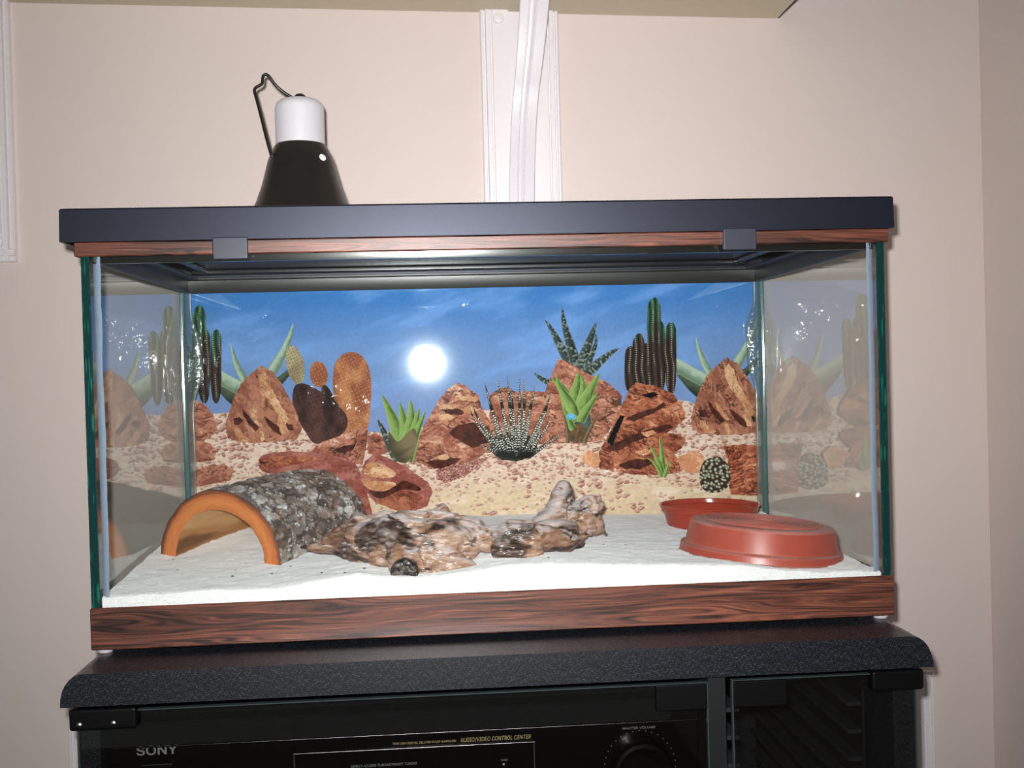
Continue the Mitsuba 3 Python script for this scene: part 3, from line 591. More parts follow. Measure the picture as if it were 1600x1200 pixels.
# ------------------------------------------------------------------ desert backdrop: a flat print taped behind the back pane
# The print's shapes in its own plane, (x, z) in tenths of a millimetre: ('p' = outline, angle of its strata) or ('l' = leaf along a line, half width).
POSTER_ART = [
 ('printed_ground','ground','p',[(-3214,1569),(-3016,1616),(-2718,1655),(-2221,1674),(-1823,1595),(-1425,1461),(-1077,1396),(-752,1413),(-343,1483),(70,1607),(756,1553),(1449,1567),(1799,1612),(2186,1649),(2641,1532),(3243,1515),(3199,-336),(-3329,-70)],0,1),
 ('printed_agave_leaf','leafgray','p',[(-2400,1908),(-2490,1977),(-2608,2034),(-2724,2111),(-2828,2161),(-2896,2109),(-2820,2000),(-2703,1930),(-2586,1859),(-2456,1802)],30,0),
 ('printed_agave_leaf','leafdark','p',[(-2456,1802),(-2586,1859),(-2703,1930),(-2820,2000),(-2744,1890),(-2655,1780),(-2577,1711),(-2537,1723)],30,0),
 ('printed_agave_leaf','leafgray','l',[(-2438,1949),(-2514,2086),(-2562,2221),(-2591,2376)],48,0),
 ('printed_agave_leaf','leafgray','l',[(-2266,1944),(-2141,2130),(-2022,2342),(-1941,2583)],68,0),
 ('printed_agave_leaf','leafdark','l',[(-2187,1902),(-2078,1993),(-1996,2072),(-1927,2165)],54,0),
 ('printed_agave_leaf','leafgray','p',[(2571,1854),(2474,1926),(2349,1984),(2224,2064),(2113,2115),(2042,2062),(2123,1949),(2248,1876),(2372,1804),(2512,1744)],30,0),
 ('printed_agave_leaf','leafdark','p',[(2512,1744),(2372,1804),(2248,1876),(2123,1949),(2204,1836),(2300,1722),(2383,1651),(2425,1663)],30,0),
 ('printed_agave_leaf','leafgray','l',[(2530,1896),(2449,2037),(2396,2177),(2365,2337)],48,0),
 ('printed_agave_leaf','leafgray','l',[(2713,1891),(2845,2083),(2971,2302),(3055,2550)],68,0),
 ('printed_agave_leaf','leafdark','l',[(2797,1847),(2913,1942),(3000,2023),(3073,2118)],54,0),
 ('printed_aloe_leaf','leafmottle','l',[(1078,1990),(898,2235),(793,2444),(720,2555)],68,0),
 ('printed_aloe_leaf','leafmottle','l',[(1044,1991),(1002,2233),(945,2440),(917,2688)],68,0),
 ('printed_aloe_leaf','leafmottle','l',[(1098,1955),(1153,2195),(1220,2365),(1279,2515)],75,0),
 ('printed_aloe_leaf','leafmottle','l',[(1146,1920),(1200,2125),(1259,2261),(1262,2398)],48,0),
 ('printed_aloe_leaf','leafmottle','l',[(1077,1922),(1253,2041),(1395,2154),(1522,2227)],71,0),
 ('printed_aloe_leaf','leafmottle','l',[(1038,1785),(833,1846),(696,1904),(595,1989)],61,0),
 ('printed_cactus_column','cactus','p',[(1566,1757),(1576,2147),(1591,2206),(1619,2238),(1655,2251),(1681,2203),(1694,2144),(1684,1753)],0,0),
 ('printed_cactus_column','cactus','p',[(1649,1727),(1662,2265),(1681,2333),(1714,2374),(1756,2386),(1787,2331),(1802,2261),(1788,1723)],0,0),
 ('printed_cactus_column','cactus','p',[(2012,1703),(2029,2399),(2045,2457),(2073,2489),(2109,2502),(2135,2455),(2148,2396),(2131,1699)],0,0),
 ('printed_cactus_column','cactus','p',[(1718,1725),(1729,2135),(1751,2217),(1791,2268),(1841,2281),(1878,2214),(1896,2130),(1886,1720)],0,0),
 ('printed_cactus_column','cactus','p',[(1812,1833),(1832,2634),(1853,2710),(1889,2756),(1935,2769),(1969,2707),(1986,2631),(1966,1829)],0,0),
 ('printed_cactus_column','cactus','p',[(1872,1707),(1889,2397),(1908,2466),(1941,2506),(1983,2519),(2014,2463),(2029,2394),(2012,1703)],0,0),
 ('printed_cactus_column','cactus','p',[(-3240,1811),(-3228,2190),(-3213,2246),(-3187,2277),(-3153,2290),(-3129,2244),(-3117,2187),(-3128,1807)],0,0),
 ('printed_cactus_column','cactus','p',[(-3162,1782),(-3146,2303),(-3128,2370),(-3097,2409),(-3057,2421),(-3029,2367),(-3015,2300),(-3030,1778)],0,0),
 ('printed_cactus_column','cactus','p',[(-2820,1758),(-2800,2433),(-2785,2490),(-2759,2521),(-2725,2534),(-2700,2488),(-2688,2430),(-2708,1755)],0,0),
 ('printed_cactus_column','cactus','p',[(-3096,1780),(-3084,2177),(-3063,2257),(-3025,2307),(-2978,2319),(-2943,2254),(-2927,2173),(-2938,1775)],0,0),
 ('printed_cactus_column','cactus','p',[(-3008,1884),(-2984,2662),(-2965,2735),(-2930,2780),(-2887,2792),(-2855,2733),(-2840,2659),(-2863,1880)],0,0),
 ('printed_cactus_column','cactus','p',[(-2952,1762),(-2932,2432),(-2914,2498),(-2883,2538),(-2843,2550),(-2814,2496),(-2801,2429),(-2820,1758)],0,0),
 ('printed_opuntia_pad','padorange','p',[(-1362,2265),(-1255,2242),(-1177,2145),(-1141,1981),(-1149,1710),(-1199,1373),(-1429,1312),(-1529,1586),(-1548,1857),(-1541,2094),(-1471,2220)],0,0),
 ('printed_opuntia_pad','paddark','p',[(-1961,1896),(-1906,1948),(-1813,1932),(-1649,1833),(-1550,1776),(-1453,1651),(-1389,1548),(-1427,1407),(-1597,1317),(-1765,1282),(-1841,1419),(-1943,1585),(-1979,1748)],0,0),
 ('printed_opuntia_pad','padorange','p',[(-1597,2041),(-1597,1997),(-1606,1956),(-1623,1922),(-1647,1899),(-1675,1889),(-1704,1893),(-1732,1910),(-1756,1939),(-1774,1976),(-1783,2019),(-1784,2063),(-1775,2104),(-1758,2138),(-1734,2161),(-1706,2171),(-1676,2167),(-1648,2150),(-1624,2122),(-1607,2084)],0,0),
 ('printed_opuntia_pad','padgreen','p',[(-1842,2155),(-1835,2091),(-1838,2031),(-1850,1982),(-1871,1948),(-1897,1932),(-1927,1937),(-1958,1961),(-1987,2003),(-2010,2058),(-2026,2121),(-2033,2185),(-2030,2244),(-2018,2294),(-1998,2328),(-1971,2343),(-1941,2338),(-1910,2314),(-1882,2272),(-1858,2218)],0,0),
 ('printed_opuntia_pad','paddark','p',[(-1681,1901),(-1600,1926),(-1487,1652),(-1424,1515),(-1546,1465),(-1654,1657)],0,0),
 ('printed_rock','rock','p',[(108,1756),(199,1822),(282,1847),(383,1790),(555,1792),(693,1781),(895,1583),(941,1224),(678,1218),(334,1222),(95,1264)],15,1),
 ('printed_rock','rock','p',[(861,2140),(1011,2061),(1181,1953),(1387,1858),(1537,1716),(1519,1565),(1431,1395),(1302,1240),(1023,1208),(831,1241),(688,1589),(692,1760),(766,1930)],25,1),
 ('printed_rock','rockfold','p',[(-2287,2140),(-2395,2056),(-2504,1951),(-2603,1752),(-2676,1519),(-2653,1391),(-2562,1347),(-2363,1328),(-2097,1333),(-1923,1368),(-1880,1475),(-1966,1720),(-2080,1939),(-2176,2077)],62,1),
 ('printed_rock','rockfold','p',[(2690,2093),(2575,2006),(2459,1898),(2356,1693),(2279,1453),(2304,1320),(2402,1275),(2613,1255),(2896,1260),(3081,1296),(3127,1406),(3033,1660),(2911,1886),(2808,2028)],62,1),
 ('printed_rock_face','rocklight','p',[(-2316,2027),(-2262,2079),(-2211,2010),(-2187,1902),(-2137,1806),(-2087,1697),(-2011,1566),(-2052,1507),(-2116,1603),(-2192,1727),(-2256,1823),(-2306,1919)],62,1),
 ('printed_rock_face','slabdark','p',[(-2594,1591),(-2528,1602),(-2489,1560),(-2530,1521),(-2583,1530)],62,1),
 ('printed_rock_face','slabdark','p',[(-2498,1695),(-2447,1640),(-2383,1557),(-2332,1488),(-2360,1449),(-2424,1518),(-2475,1600)],62,1),
 ('printed_rock_face','slabdark','p',[(-2276,1608),(-2197,1552),(-2120,1482),(-2095,1400),(-2161,1429),(-2226,1499)],62,1),
 ('printed_rock_face','slabdark','p',[(-2052,1520),(-1986,1505),(-1961,1450),(-2027,1452)],62,1),
 ('printed_rock_face','rocklight','p',[(-2584,1496),(-2531,1481),(-2481,1399),(-2415,1370),(-2456,1344),(-2535,1360),(-2573,1415)],62,1),
 ('printed_rock_face','rocklight','p',[(-2333,1461),(-2294,1447),(-2257,1338),(-2310,1339)],62,1),
 ('printed_rock_face','rocklight','p',[(-2116,1617),(-2052,1534),(-2042,1412),(-2095,1414),(-2132,1523)],62,1),
 ('printed_rock_face','rocklight','p',[(-2433,1680),(-2380,1665),(-2330,1569),(-2279,1487),(-2319,1488),(-2383,1571)],62,1),
 ('printed_rock_face','rocklight','p',[(2659,1976),(2717,2030),(2771,1959),(2797,1847),(2851,1749),(2905,1636),(2987,1501),(2943,1440),(2874,1539),(2793,1667),(2724,1766),(2670,1865)],62,1),
 ('printed_rock_face','slabdark','p',[(2366,1526),(2436,1538),(2477,1495),(2434,1455),(2378,1463)],62,1),
 ('printed_rock_face','slabdark','p',[(2467,1634),(2522,1577),(2590,1492),(2645,1421),(2616,1380),(2547,1452),(2493,1536)],62,1),
 ('printed_rock_face','slabdark','p',[(2705,1544),(2788,1486),(2871,1414),(2898,1330),(2828,1360),(2759,1431)],62,1),
 ('printed_rock_face','slabdark','p',[(2943,1454),(3014,1438),(3041,1381),(2970,1383)],62,1),
 ('printed_rock_face','rocklight','p',[(2377,1429),(2433,1413),(2487,1328),(2557,1298),(2514,1272),(2430,1288),(2389,1345)],62,1),
 ('printed_rock_face','rocklight','p',[(2644,1393),(2686,1378),(2726,1265),(2670,1267)],62,1),
 ('printed_rock_face','rocklight','p',[(2875,1553),(2944,1468),(2955,1342),(2898,1344),(2858,1456)],62,1),
 ('printed_rock_face','rocklight','p',[(2537,1618),(2593,1603),(2647,1504),(2702,1419),(2659,1420),(2591,1506)],62,1),
 ('printed_rock','rock','p',[(-3208,1756),(-3063,1779),(-2971,1803),(-2880,1747),(-2804,1650),(-2755,1528),(-2797,1435),(-2878,1371),(-3011,1314),(-3222,1301)],15,1),
 ('printed_rock','rock','p',[(-3220,1355),(-3023,1362),(-2917,1372),(-2826,1329),(-2776,1247),(-2818,1167),(-2911,1143),(-3226,1154)],10,1),
 ('printed_rock','rock','p',[(-3229,1067),(-3032,1053),(-2833,1114),(-2688,1109),(-2597,1039),(-2640,946),(-2905,901),(-3236,832)],-20,1),
 ('printed_rock','rock','p',[(-1199,1373),(-1104,1397),(-998,1312),(-948,1188),(-1097,1152),(-1204,1183)],40,1),
 ('printed_rock','rock','p',[(-229,1909),(-168,1880),(-108,1831),(-8,1760),(16,1636),(95,1504),(114,1195),(-95,1051),(-343,964),(-560,1012),(-727,1099),(-785,1210),(-652,1356),(-559,1523),(-446,1704),(-333,1837)],8,1),
 ('printed_rock_face','slabdark','p',[(-235,1452),(-70,1474),(92,1415),(109,1264),(-78,1201),(-212,1274),(-346,1374)],8,1),
 ('printed_rock_face','slabdark','p',[(-407,1621),(-311,1645),(-162,1600),(-204,1560),(-341,1564)],8,1),
 ('printed_rock_face','slabdark','p',[(-599,1068),(-421,1103),(-217,1096),(-322,1004),(-492,996)],8,1),
 ('printed_rock_face','rocklight','p',[(-420,1649),(-337,1687),(-229,1657),(-284,1624),(-380,1620)],8,1),
 ('printed_rock_face','rocklight','p',[(-253,1767),(-130,1777),(-22,1733),(-37,1692),(-159,1709),(-255,1712)],8,1),
 ('printed_rock_face','rocklight','p',[(-450,1554),(-354,1578),(-260,1535),(-342,1496),(-424,1512)],8,1),
 ('printed_rock_face','rocklight','p',[(-189,1628),(-79,1652),(-12,1609),(-81,1570),(-176,1587)],8,1),
 ('printed_rock_face','rocklight','p',[(-475,1118),(-393,1150),(-325,1120),(-381,1081),(-462,1091)],8,1),
 ('printed_pebbles','scree','p',[(-493,976),(-218,1055),(1,1089),(112,1113),(-49,995),(-188,897),(-394,836),(-481,887)],0,1),
 ('printed_aloe_leaf','leafgreen','l',[(-842,1089),(-859,1226),(-875,1363),(-937,1568),(-1032,1795)],101,0),
 ('printed_aloe_leaf','leafgreen','l',[(-815,1089),(-796,1292),(-816,1531),(-852,1715)],92,0),
 ('printed_aloe_leaf','leafgreen','l',[(-802,1088),(-769,1291),(-735,1528),(-736,1733)],101,0),
 ('printed_aloe_leaf','leafgreen','l',[(-788,1088),(-728,1290),(-682,1493),(-644,1641)],83,0),
 ('printed_aloe_leaf','leafgreen','l',[(-775,1087),(-715,1290),(-649,1458),(-577,1612)],64,0),
 ('printed_aloe_leaf','leafmottle','l',[(-883,1091),(-947,1229),(-1023,1401),(-1086,1539)],64,0),
 ('printed_plant_base','leafbrown','p',[(-981,1447),(-904,1295),(-857,1294),(-752,1413),(-684,1438),(-674,1288),(-726,1140),(-789,1060),(-897,1078),(-974,1230)],60,0),
 ('printed_rock','rock','p',[(-1835,1176),(-1766,1255),(-1664,1319),(-1481,1375),(-1318,1451),(-1237,1455),(-1184,1413),(-1216,1237),(-1261,1062),(-1568,1140)],-30,1),
 ('printed_rock_face','slabdark','p',[(-1566,1235),(-1430,1271),(-1323,1281),(-1351,1215),(-1460,1191)],-20,1),
 ('printed_rock','slab','p',[(-2348,1179),(-2200,1228),(-1900,1225),(-1567,1181),(-1328,1092),(-1265,933),(-1168,556),(-1133,351),(-1322,358),(-1510,840),(-1840,987),(-2174,984),(-2332,1030)],0,0),
 ('printed_rock_face','rockred','p',[(-2335,1152),(-2168,1180),(-1915,1178),(-1702,1145),(-1904,1097),(-2132,1064),(-2306,1029)],0,1),
 ('printed_rock','slab','p',[(-1284,968),(-1220,1115),(-1130,1180),(-1017,1143),(-763,998),(-577,856),(-526,752),(-584,604),(-742,541),(-965,576),(-1138,664),(-1255,804)],25,1),
 ('printed_rock_face','rockred','p',[(-1124,664),(-1001,714),(-864,777),(-770,760),(-676,730),(-636,687),(-707,581),(-843,558),(-1004,605)],20,1),
 ('printed_rock_face','rocklight','p',[(-1265,954),(-1220,1088),(-1099,1084),(-953,1011),(-887,941),(-996,904),(-1117,922)],10,0),
 ('printed_rock_face','rocklight','p',[(-1292,934),(-1105,880),(-916,874),(-904,819),(-1013,769),(-1175,788),(-1254,845)],10,0),
 ('printed_rock_face','slabdark','p',[(-1242,804),(-1041,756),(-890,846),(-834,899),(-633,796),(-668,757),(-783,788),(-871,784),(-1001,714),(-1110,690)],0,0),
 ('printed_haworthia_base','leafblack','p',[(100,1196),(158,1317),(253,1259),(324,1353),(418,1282),(515,1320),(582,1249),(621,1152),(523,1072),(371,1050),(227,1068),(139,1119)],0,1),
 ('printed_haworthia_leaf','striped','l',[(224,1107),(54,1335),(-52,1492),(-101,1612)],27,0),
 ('printed_haworthia_leaf','striped','l',[(261,1099),(77,1365),(-35,1547),(-85,1687)],27,0),
 ('printed_haworthia_leaf','striped','l',[(285,1094),(171,1468),(96,1724),(58,1922)],31,0),
 ('printed_haworthia_leaf','striped','l',[(322,1087),(263,1480),(223,1750),(203,1959)],31,0),
 ('printed_haworthia_leaf','striped','l',[(353,1081),(331,1487),(312,1767),(299,1984)],31,0),
 ('printed_haworthia_leaf','striped','l',[(371,1077),(360,1423),(350,1661),(344,1846)],27,0),
 ('printed_haworthia_leaf','striped','l',[(390,1080),(415,1473),(429,1743),(436,1953)],31,0),
 ('printed_haworthia_leaf','striped','l',[(415,1083),(462,1461),(477,1722),(469,1924)],27,0),
 ('printed_haworthia_leaf','striped','l',[(421,1084),(498,1430),(555,1668),(591,1852)],31,0),
 ('printed_haworthia_leaf','striped','l',[(458,1089),(604,1399),(706,1613),(769,1779)],31,0),
 ('printed_haworthia_leaf','striped','l',[(477,1091),(606,1357),(692,1541),(739,1684)],27,0),
 ('printed_haworthia_leaf','striped','l',[(489,1093),(626,1284),(718,1415),(769,1518)],27,0),
 ('printed_haworthia_leaf','striped','l',[(502,1095),(729,1238),(885,1338),(973,1416)],20,0),
 ('printed_haworthia_leaf','striped','l',[(218,1108),(98,1180),(20,1230),(-21,1268)],24,0),
 ('printed_haworthia_leaf','striped','l',[(212,1109),(108,1248),(42,1344),(10,1417)],27,0),
 ('printed_haworthia_leaf','striped','l',[(267,1098),(198,1296),(156,1432),(137,1537)],27,0),
 ('printed_haworthia_leaf','striped','l',[(427,1085),(478,1298),(514,1445),(535,1559)],31,0),
 ('printed_haworthia_leaf','striped','l',[(502,1095),(581,1231),(631,1325),(655,1398)],27,0),
 ('printed_haworthia_leaf','striped','l',[(520,1097),(625,1163),(695,1209),(734,1244)],24,0),
 ('printed_haworthia_leaf','striped','l',[(316,1088),(281,1258),(257,1375),(244,1465)],31,0),
 ('printed_haworthia_leaf','striped','l',[(371,1077),(373,1235),(373,1343),(374,1427)],31,0),
 ('printed_haworthia_leaf','striped','l',[(427,1085),(448,1216),(464,1306),(476,1376)],27,0),
 ('printed_haworthia_leaf','striped','l',[(236,1104),(189,1231),(160,1319),(146,1386)],27,0),
 ('printed_haworthia_leaf','striped','l',[(483,1092),(525,1181),(559,1243),(583,1290)],24,0),
 ('printed_plant_base','leafteal','p',[(915,1582),(1172,1575),(1196,1436),(1149,1231),(954,1217),(917,1376)],90,0),
 ('printed_stem','trunk','p',[(917,1362),(981,1443),(1133,1411),(1151,1300),(1093,1219),(968,1223)],0,0),
 ('printed_aloe_leaf','leafgreen','l',[(1016,1442),(952,1650),(873,1824),(772,1923)],102,0),
 ('printed_aloe_leaf','leafgreen','l',[(1030,1476),(1007,1649),(1039,1820),(1064,1984)],102,0),
 ('printed_aloe_leaf','leafgreen','l',[(1044,1475),(1076,1647),(1108,1783),(1084,1956)],71,0),
 ('printed_aloe_leaf','leafgreen','l',[(1058,1475),(1133,1679),(1206,1815),(1286,1964)],92,0),
 ('printed_aloe_leaf','leafgreen','l',[(1017,1511),(933,1706),(853,1845),(835,1956)],71,0),
 ('printed_aloe_leaf','leafgreen','l',[(1071,1440),(1144,1576),(1230,1697),(1267,1765)],61,0),
 ('printed_aloe_leaf','leafgreen','l',[(1000,1374),(934,1499),(895,1583),(868,1611)],51,0),
 ('printed_dry_leaf','leafbrown','l',[(927,1224),(930,1341),(906,1480),(881,1583)],27,0),
 ('printed_dry_leaf','leafbrown','l',[(1107,1219),(1166,1355),(1239,1490),(1283,1572)],27,0),
 ('printed_blue_mark','bluemark','p',[(921,1527),(963,1547),(1031,1517),(1030,1476),(933,1472)],0,0),
 ('printed_rock','rockred','p',[(1622,1797),(1680,1850),(1777,1834),(1888,1810),(2082,1722),(2150,1630),(2217,1503),(2201,1434),(2087,1354),(2002,1302),(2127,1284),(2210,1233),(2166,1130),(2080,1077),(2148,978),(2131,868),(1920,847),(1710,854),(1467,897),(1266,938),(1264,1124),(1373,1293),(1468,1497),(1556,1667)],28,1),
 ('printed_rock_face','slabdark','p',[(1327,1157),(1475,1221),(1652,1298),(1863,1361),(2039,1397),(2073,1355),(1861,1278),(1650,1216),(1438,1126)],28,1),
 ('printed_rock_face','slabdark','p',[(1551,1460),(1671,1519),(1868,1568),(1982,1634),(2009,1592),(1853,1514),(1655,1437)],28,1),
 ('printed_rock_face','slabdark','p',[(1469,973),(1610,1023),(1785,1031),(1853,974),(1712,923),(1538,929)],28,1),
 ('printed_rock_face','slabdark','p',[(1357,1225),(1430,1374),(1504,1510),(1552,1495),(1471,1318),(1412,1182)],28,1),
 ('printed_rock_face','rocklight','p',[(1732,1711),(1859,1749),(1942,1719),(1843,1680)],28,1),
 ('printed_rock_face','rocklight','p',[(1966,1552),(2093,1603),(2163,1574),(2063,1521)],28,1),
 ('printed_rock_face','rocklight','p',[(1647,1105),(1787,1142),(1871,1112),(1743,1060)],28,1),
 ('printed_rock_face','rocklight','p',[(1722,1310),(1848,1334),(1903,1305),(1791,1266)],28,1),
 ('printed_rock_face','rocklight','p',[(2106,993),(2136,1048),(2147,950)],28,1),
 ('printed_rock','rocklight','p',[(2107,1021),(2221,1073),(2320,1104),(2403,1039),(2384,859),(2201,865)],20,1),
 ('printed_rock','rockred','p',[(2617,1144),(2844,1150),(3233,1096),(3221,573),(2689,612),(2652,822),(2670,975)],0,1),
 ('printed_stone','rocklight','p',[(1055,1083),(1146,1142),(1243,1104),(1282,1020),(1211,954),(1101,998)],20,1),
 ('printed_sprout_leaf','leafgreen','l',[(1962,846),(1951,984),(1941,1137),(1924,1276)],41,0),
 ('printed_sprout_leaf','leafgreen','l',[(1948,846),(1909,986),(1856,1098),(1809,1183)],37,0),
 ('printed_sprout_leaf','leafgreen','l',[(1933,826),(1894,931),(1840,1002),(1771,1046)],27,0),
 ('printed_sprout_leaf','leafgreen','l',[(1962,825),(1991,893),(2021,968),(2050,1009)],27,0),
 ('printed_globe_cactus','globe','p',[(2357,881),(2387,970),(2473,1023),(2572,1034),(2655,961),(2702,849),(2685,724),(2605,643),(2463,634),(2380,679),(2347,777)],0,0),
]
G = 1.26
# where the print lies in small creases (x, z, radius): it was stuck on with air under it
CREASES = [(-0.160, 0.179, 0.016), (-0.139, 0.165, 0.014), (-0.178, 0.186, 0.010), (-0.125, 0.172, 0.007), (-0.242, 0.247, 0.020), (-0.226, 0.262, 0.014), (-0.258, 0.225, 0.012), (-0.205, 0.235, 0.010), (0.228, 0.262, 0.013), (0.252, 0.240, 0.010), (0.182, 0.262, 0.010), (0.190, 0.226, 0.007), (0.252, 0.268, 0.008), (-0.010, 0.276, 0.004)]
def wrinkle(p, n, uv):
    m = mi.Float(0)
    for x, z, r in CREASES: m = dr.maximum(m, dr.exp(-(dr.square(p.x - x) + dr.square(p.z - z)) / (r * r)))
    ends = dr.maximum(dr.exp(-dr.square((p.x + 0.2945) / 0.0085)), dr.exp(-dr.square((p.x - 0.2960) / 0.0085))) * smoothstep(0.165, 0.19, p.z) * smoothstep(0.272, 0.262, p.z)
    return 0.00012 * fbm(p.x * 10, p.z * 10, 1.0, 2) + ends * (0.0009 * noise(p.x * 520, p.z * 45, 7.0) + 0.00025 * noise(p.x * 300, p.z * 260, 3.0)) + m * (0.0007 * noise(p.x * 190, p.z * 190, 5.0) + 0.0003 * noise(p.x * 420 + 3, p.z * 420, 9.0))
def print_mat(name, fn):
    M['m_print_' + name] = bump(pr(proc(lambda p, n, uv: dr.minimum(fn(p, n, uv) * G, 0.95)), 0.055, 0.4), wrinkle, 1.0, 3e-4)
def sky_fn(p, n, uv):
    h = p.z
    st = fbm(p.x * 10 + p.z * 14, p.z * 46 - p.x * 16, 2.0, 4)
    c = ramp(h, [(0.13, (122, 136, 186)), (0.21, (108, 136, 186)), (0.29, (64, 118, 184))])
    return mix(c, C3(120, 160, 222), 0.55 * smoothstep(0.45, 0.8, st)) * (0.95 + 0.1 * noise(p.x * 500, p.z * 500))
def ground_fn(p, n, uv):
    near = smoothstep(0.100, 0.064, p.z)
    w = fbm(p.x * 150, p.z * 190, 3.0, 3)
    def stones(k, seed, few):
        d1, d2, c = voronoi(p.x * k + 0.8 * w + seed, p.z * k * 1.75 + w)
        up, _, _ = voronoi(p.x * k + 0.8 * w + seed - 0.12, (p.z * k + 0.16) * 1.75 + w)
        peb = smoothstep(0.50, 0.36, d1) * smoothstep(few, few + 0.06, c)
        return peb, ramp(0.5 + 1.0 * (up - d1) + 0.3 * (c - 0.6), [(0.2, (92, 50, 44)), (0.5, (146, 90, 80)), (0.85, (192, 146, 136))])
    base = mix(C3(214, 186, 172), C3(208, 182, 156), near) * (0.84 + 0.32 * fbm(p.x * 300, p.z * 420, 1.0, 3))
    base = mix(base, C3(234, 216, 204), 0.5 * smoothstep(0.55, 0.75, fbm(p.x * 45, p.z * 120, 8.0, 3)))
    patch = 0.5 * smoothstep(0.45, 0.60, fbm(p.x * 22 + 2, p.z * 40, 6.0, 2))
    a, ac = stones(230.0, 5.0, 0.50 + 0.38 * near)
    b, bc = stones(125.0, 2.0, 0.70 - 0.5 * patch + 0.26 * near)
    return mix(mix(base, ac, 0.85 * a), bc, 0.92 * b)
def rock_gen(stops, fu, fv, k, crack, seed, wav=1.0):
    """Layered rock: long lens-shaped slabs along u, lit on their upper side, dark joints between them."""
    def fn(p, n, uv):
        u, v = uv.x, uv.y
        w = (fbm(u * 0.045, v * 0.06, seed, 3) - 0.5) * wav; w2 = fbm(u * 0.35, v * 0.5, seed + 3, 2) - 0.5
        def cell(dv): return voronoi(u * fu + 1.2 * w + 0.5 * w2, (v + dv) * fv + 5.0 * w + 0.7 * w2)
        up, _, _ = cell(0.45); dn, d2, c = cell(-0.45)
        sh = 0.5 + k * (up - dn)
        joint = smoothstep(crack, 0.02, d2 - dn)
        big = fbm(u * 0.07 + 3, v * 0.10, seed + 7, 3)
        t = 0.50 * sh + 0.34 * big + 0.16 * c + 0.22 * w2
        col = ramp(t, stops) * (0.84 + 0.32 * noise(u * 1.6, v * 2.4, seed))
        gap = smoothstep(0.50, 0.40, fbm(u * fu * 0.8 + 4, v * fv * 0.6 + 3 * w, seed + 5, 3))
        return mix(col, mi.Color3f(*lin(52, 24, 18)), 0.85 * joint * (0.25 + 0.75 * gap))
    return fn
ROCK = [(0.22, (82, 42, 38)), (0.40, (142, 80, 66)), (0.56, (178, 116, 96)), (0.76, (216, 172, 150))]
REDR = [(0.22, (72, 34, 28)), (0.40, (130, 66, 48)), (0.57, (170, 100, 74)), (0.78, (212, 156, 126))]
FOLD = [(0.20, (84, 44, 34)), (0.38, (140, 82, 66)), (0.58, (174, 114, 92)), (0.80, (218, 178, 152))]
SLAB = [(0.20, (100, 44, 42)), (0.42, (140, 74, 66)), (0.60, (168, 104, 96)), (0.80, (202, 154, 144))]
LITE = [(0.20, (140, 82, 56)), (0.45, (184, 126, 92)), (0.62, (208, 164, 130)), (0.80, (230, 202, 172))]
print_mat('sky', sky_fn); print_mat('ground', ground_fn)
print_mat('rock', rock_gen(ROCK, 0.060, 0.165, 0.60, 0.20, 1.0)); print_mat('rockred', rock_gen(REDR, 0.065, 0.20, 0.62, 0.24, 11.0))
print_mat('rockfold', rock_gen(FOLD, 0.032, 0.085, 0.36, 0.14, 21.0, 1.2)); print_mat('slab', rock_gen(SLAB, 0.02, 0.07, 0.16, 0.04, 31.0)); print_mat('rocklight', rock_gen(LITE, 0.035, 0.12, 0.25, 0.05, 41.0))
print_mat('slabdark', lambda p, n, uv: mix(C3(44, 20, 20), C3(90, 40, 32), noise(uv.x * 0.3, uv.y * 0.3)))
def scree_fn(p, n, uv):
    d1, d2, c = voronoi(p.x * 300, p.z * 380)
    return mix(C3(96, 50, 48), mix(C3(150, 92, 86), C3(196, 148, 138), c), smoothstep(0.02, 0.25, d2 - d1))
print_mat('scree', scree_fn)
def leaf_gen(a, b, c, spots=0.0):
    def fn(p, n, uv):
        s = uv.y
        col = mix(mi.Color3f(*lin(*a)), mi.Color3f(*lin(*b)), smoothstep(-0.9, 0.5, s + 0.5 * (noise(uv.x * 0.25, s * 2.0) - 0.5)))
        col = mix(col, mi.Color3f(*lin(*c)), smoothstep(0.62, 0.95, dr.abs(s)) * 0.7)
        if spots: col = mix(col, C3(150, 160, 150), spots * smoothstep(0.60, 0.72, noise(uv.x * 0.55, s * 1.6, 4.0)))
        return col * (0.88 + 0.24 * noise(uv.x * 1.3, s * 9, 2.0))
    return fn
print_mat('leafgray', leaf_gen((96, 118, 100), (164, 180, 162), (120, 132, 106)))
print_mat('leafdark', leaf_gen((36, 44, 36), (72, 84, 70), (60, 62, 48)))
print_mat('leafmottle', leaf_gen((24, 30, 32), (58, 66, 66), (90, 100, 96), 0.55))
print_mat('leafgreen', leaf_gen((50, 80, 34), (128, 150, 82), (150, 166, 104)))
print_mat('leafbrown', leaf_gen((64, 56, 40), (122, 104, 78), (90, 76, 54)))
print_mat('leafteal', leaf_gen((34, 44, 48), (74, 92, 94), (50, 56, 52)))
print_mat('leafblack', lambda p, n, uv: mix(C3(22, 24, 22), C3(54, 50, 44), noise(p.x * 900, p.z * 600)))
print_mat('trunk', lambda p, n, uv: mix(C3(48, 36, 28), C3(126, 92, 66), fbm(p.x * 500, p.z * 400)))
print_mat('bluemark', lambda p, n, uv: mix(C3(60, 120, 160), C3(120, 190, 225), noise(p.x * 900, p.z * 900)))
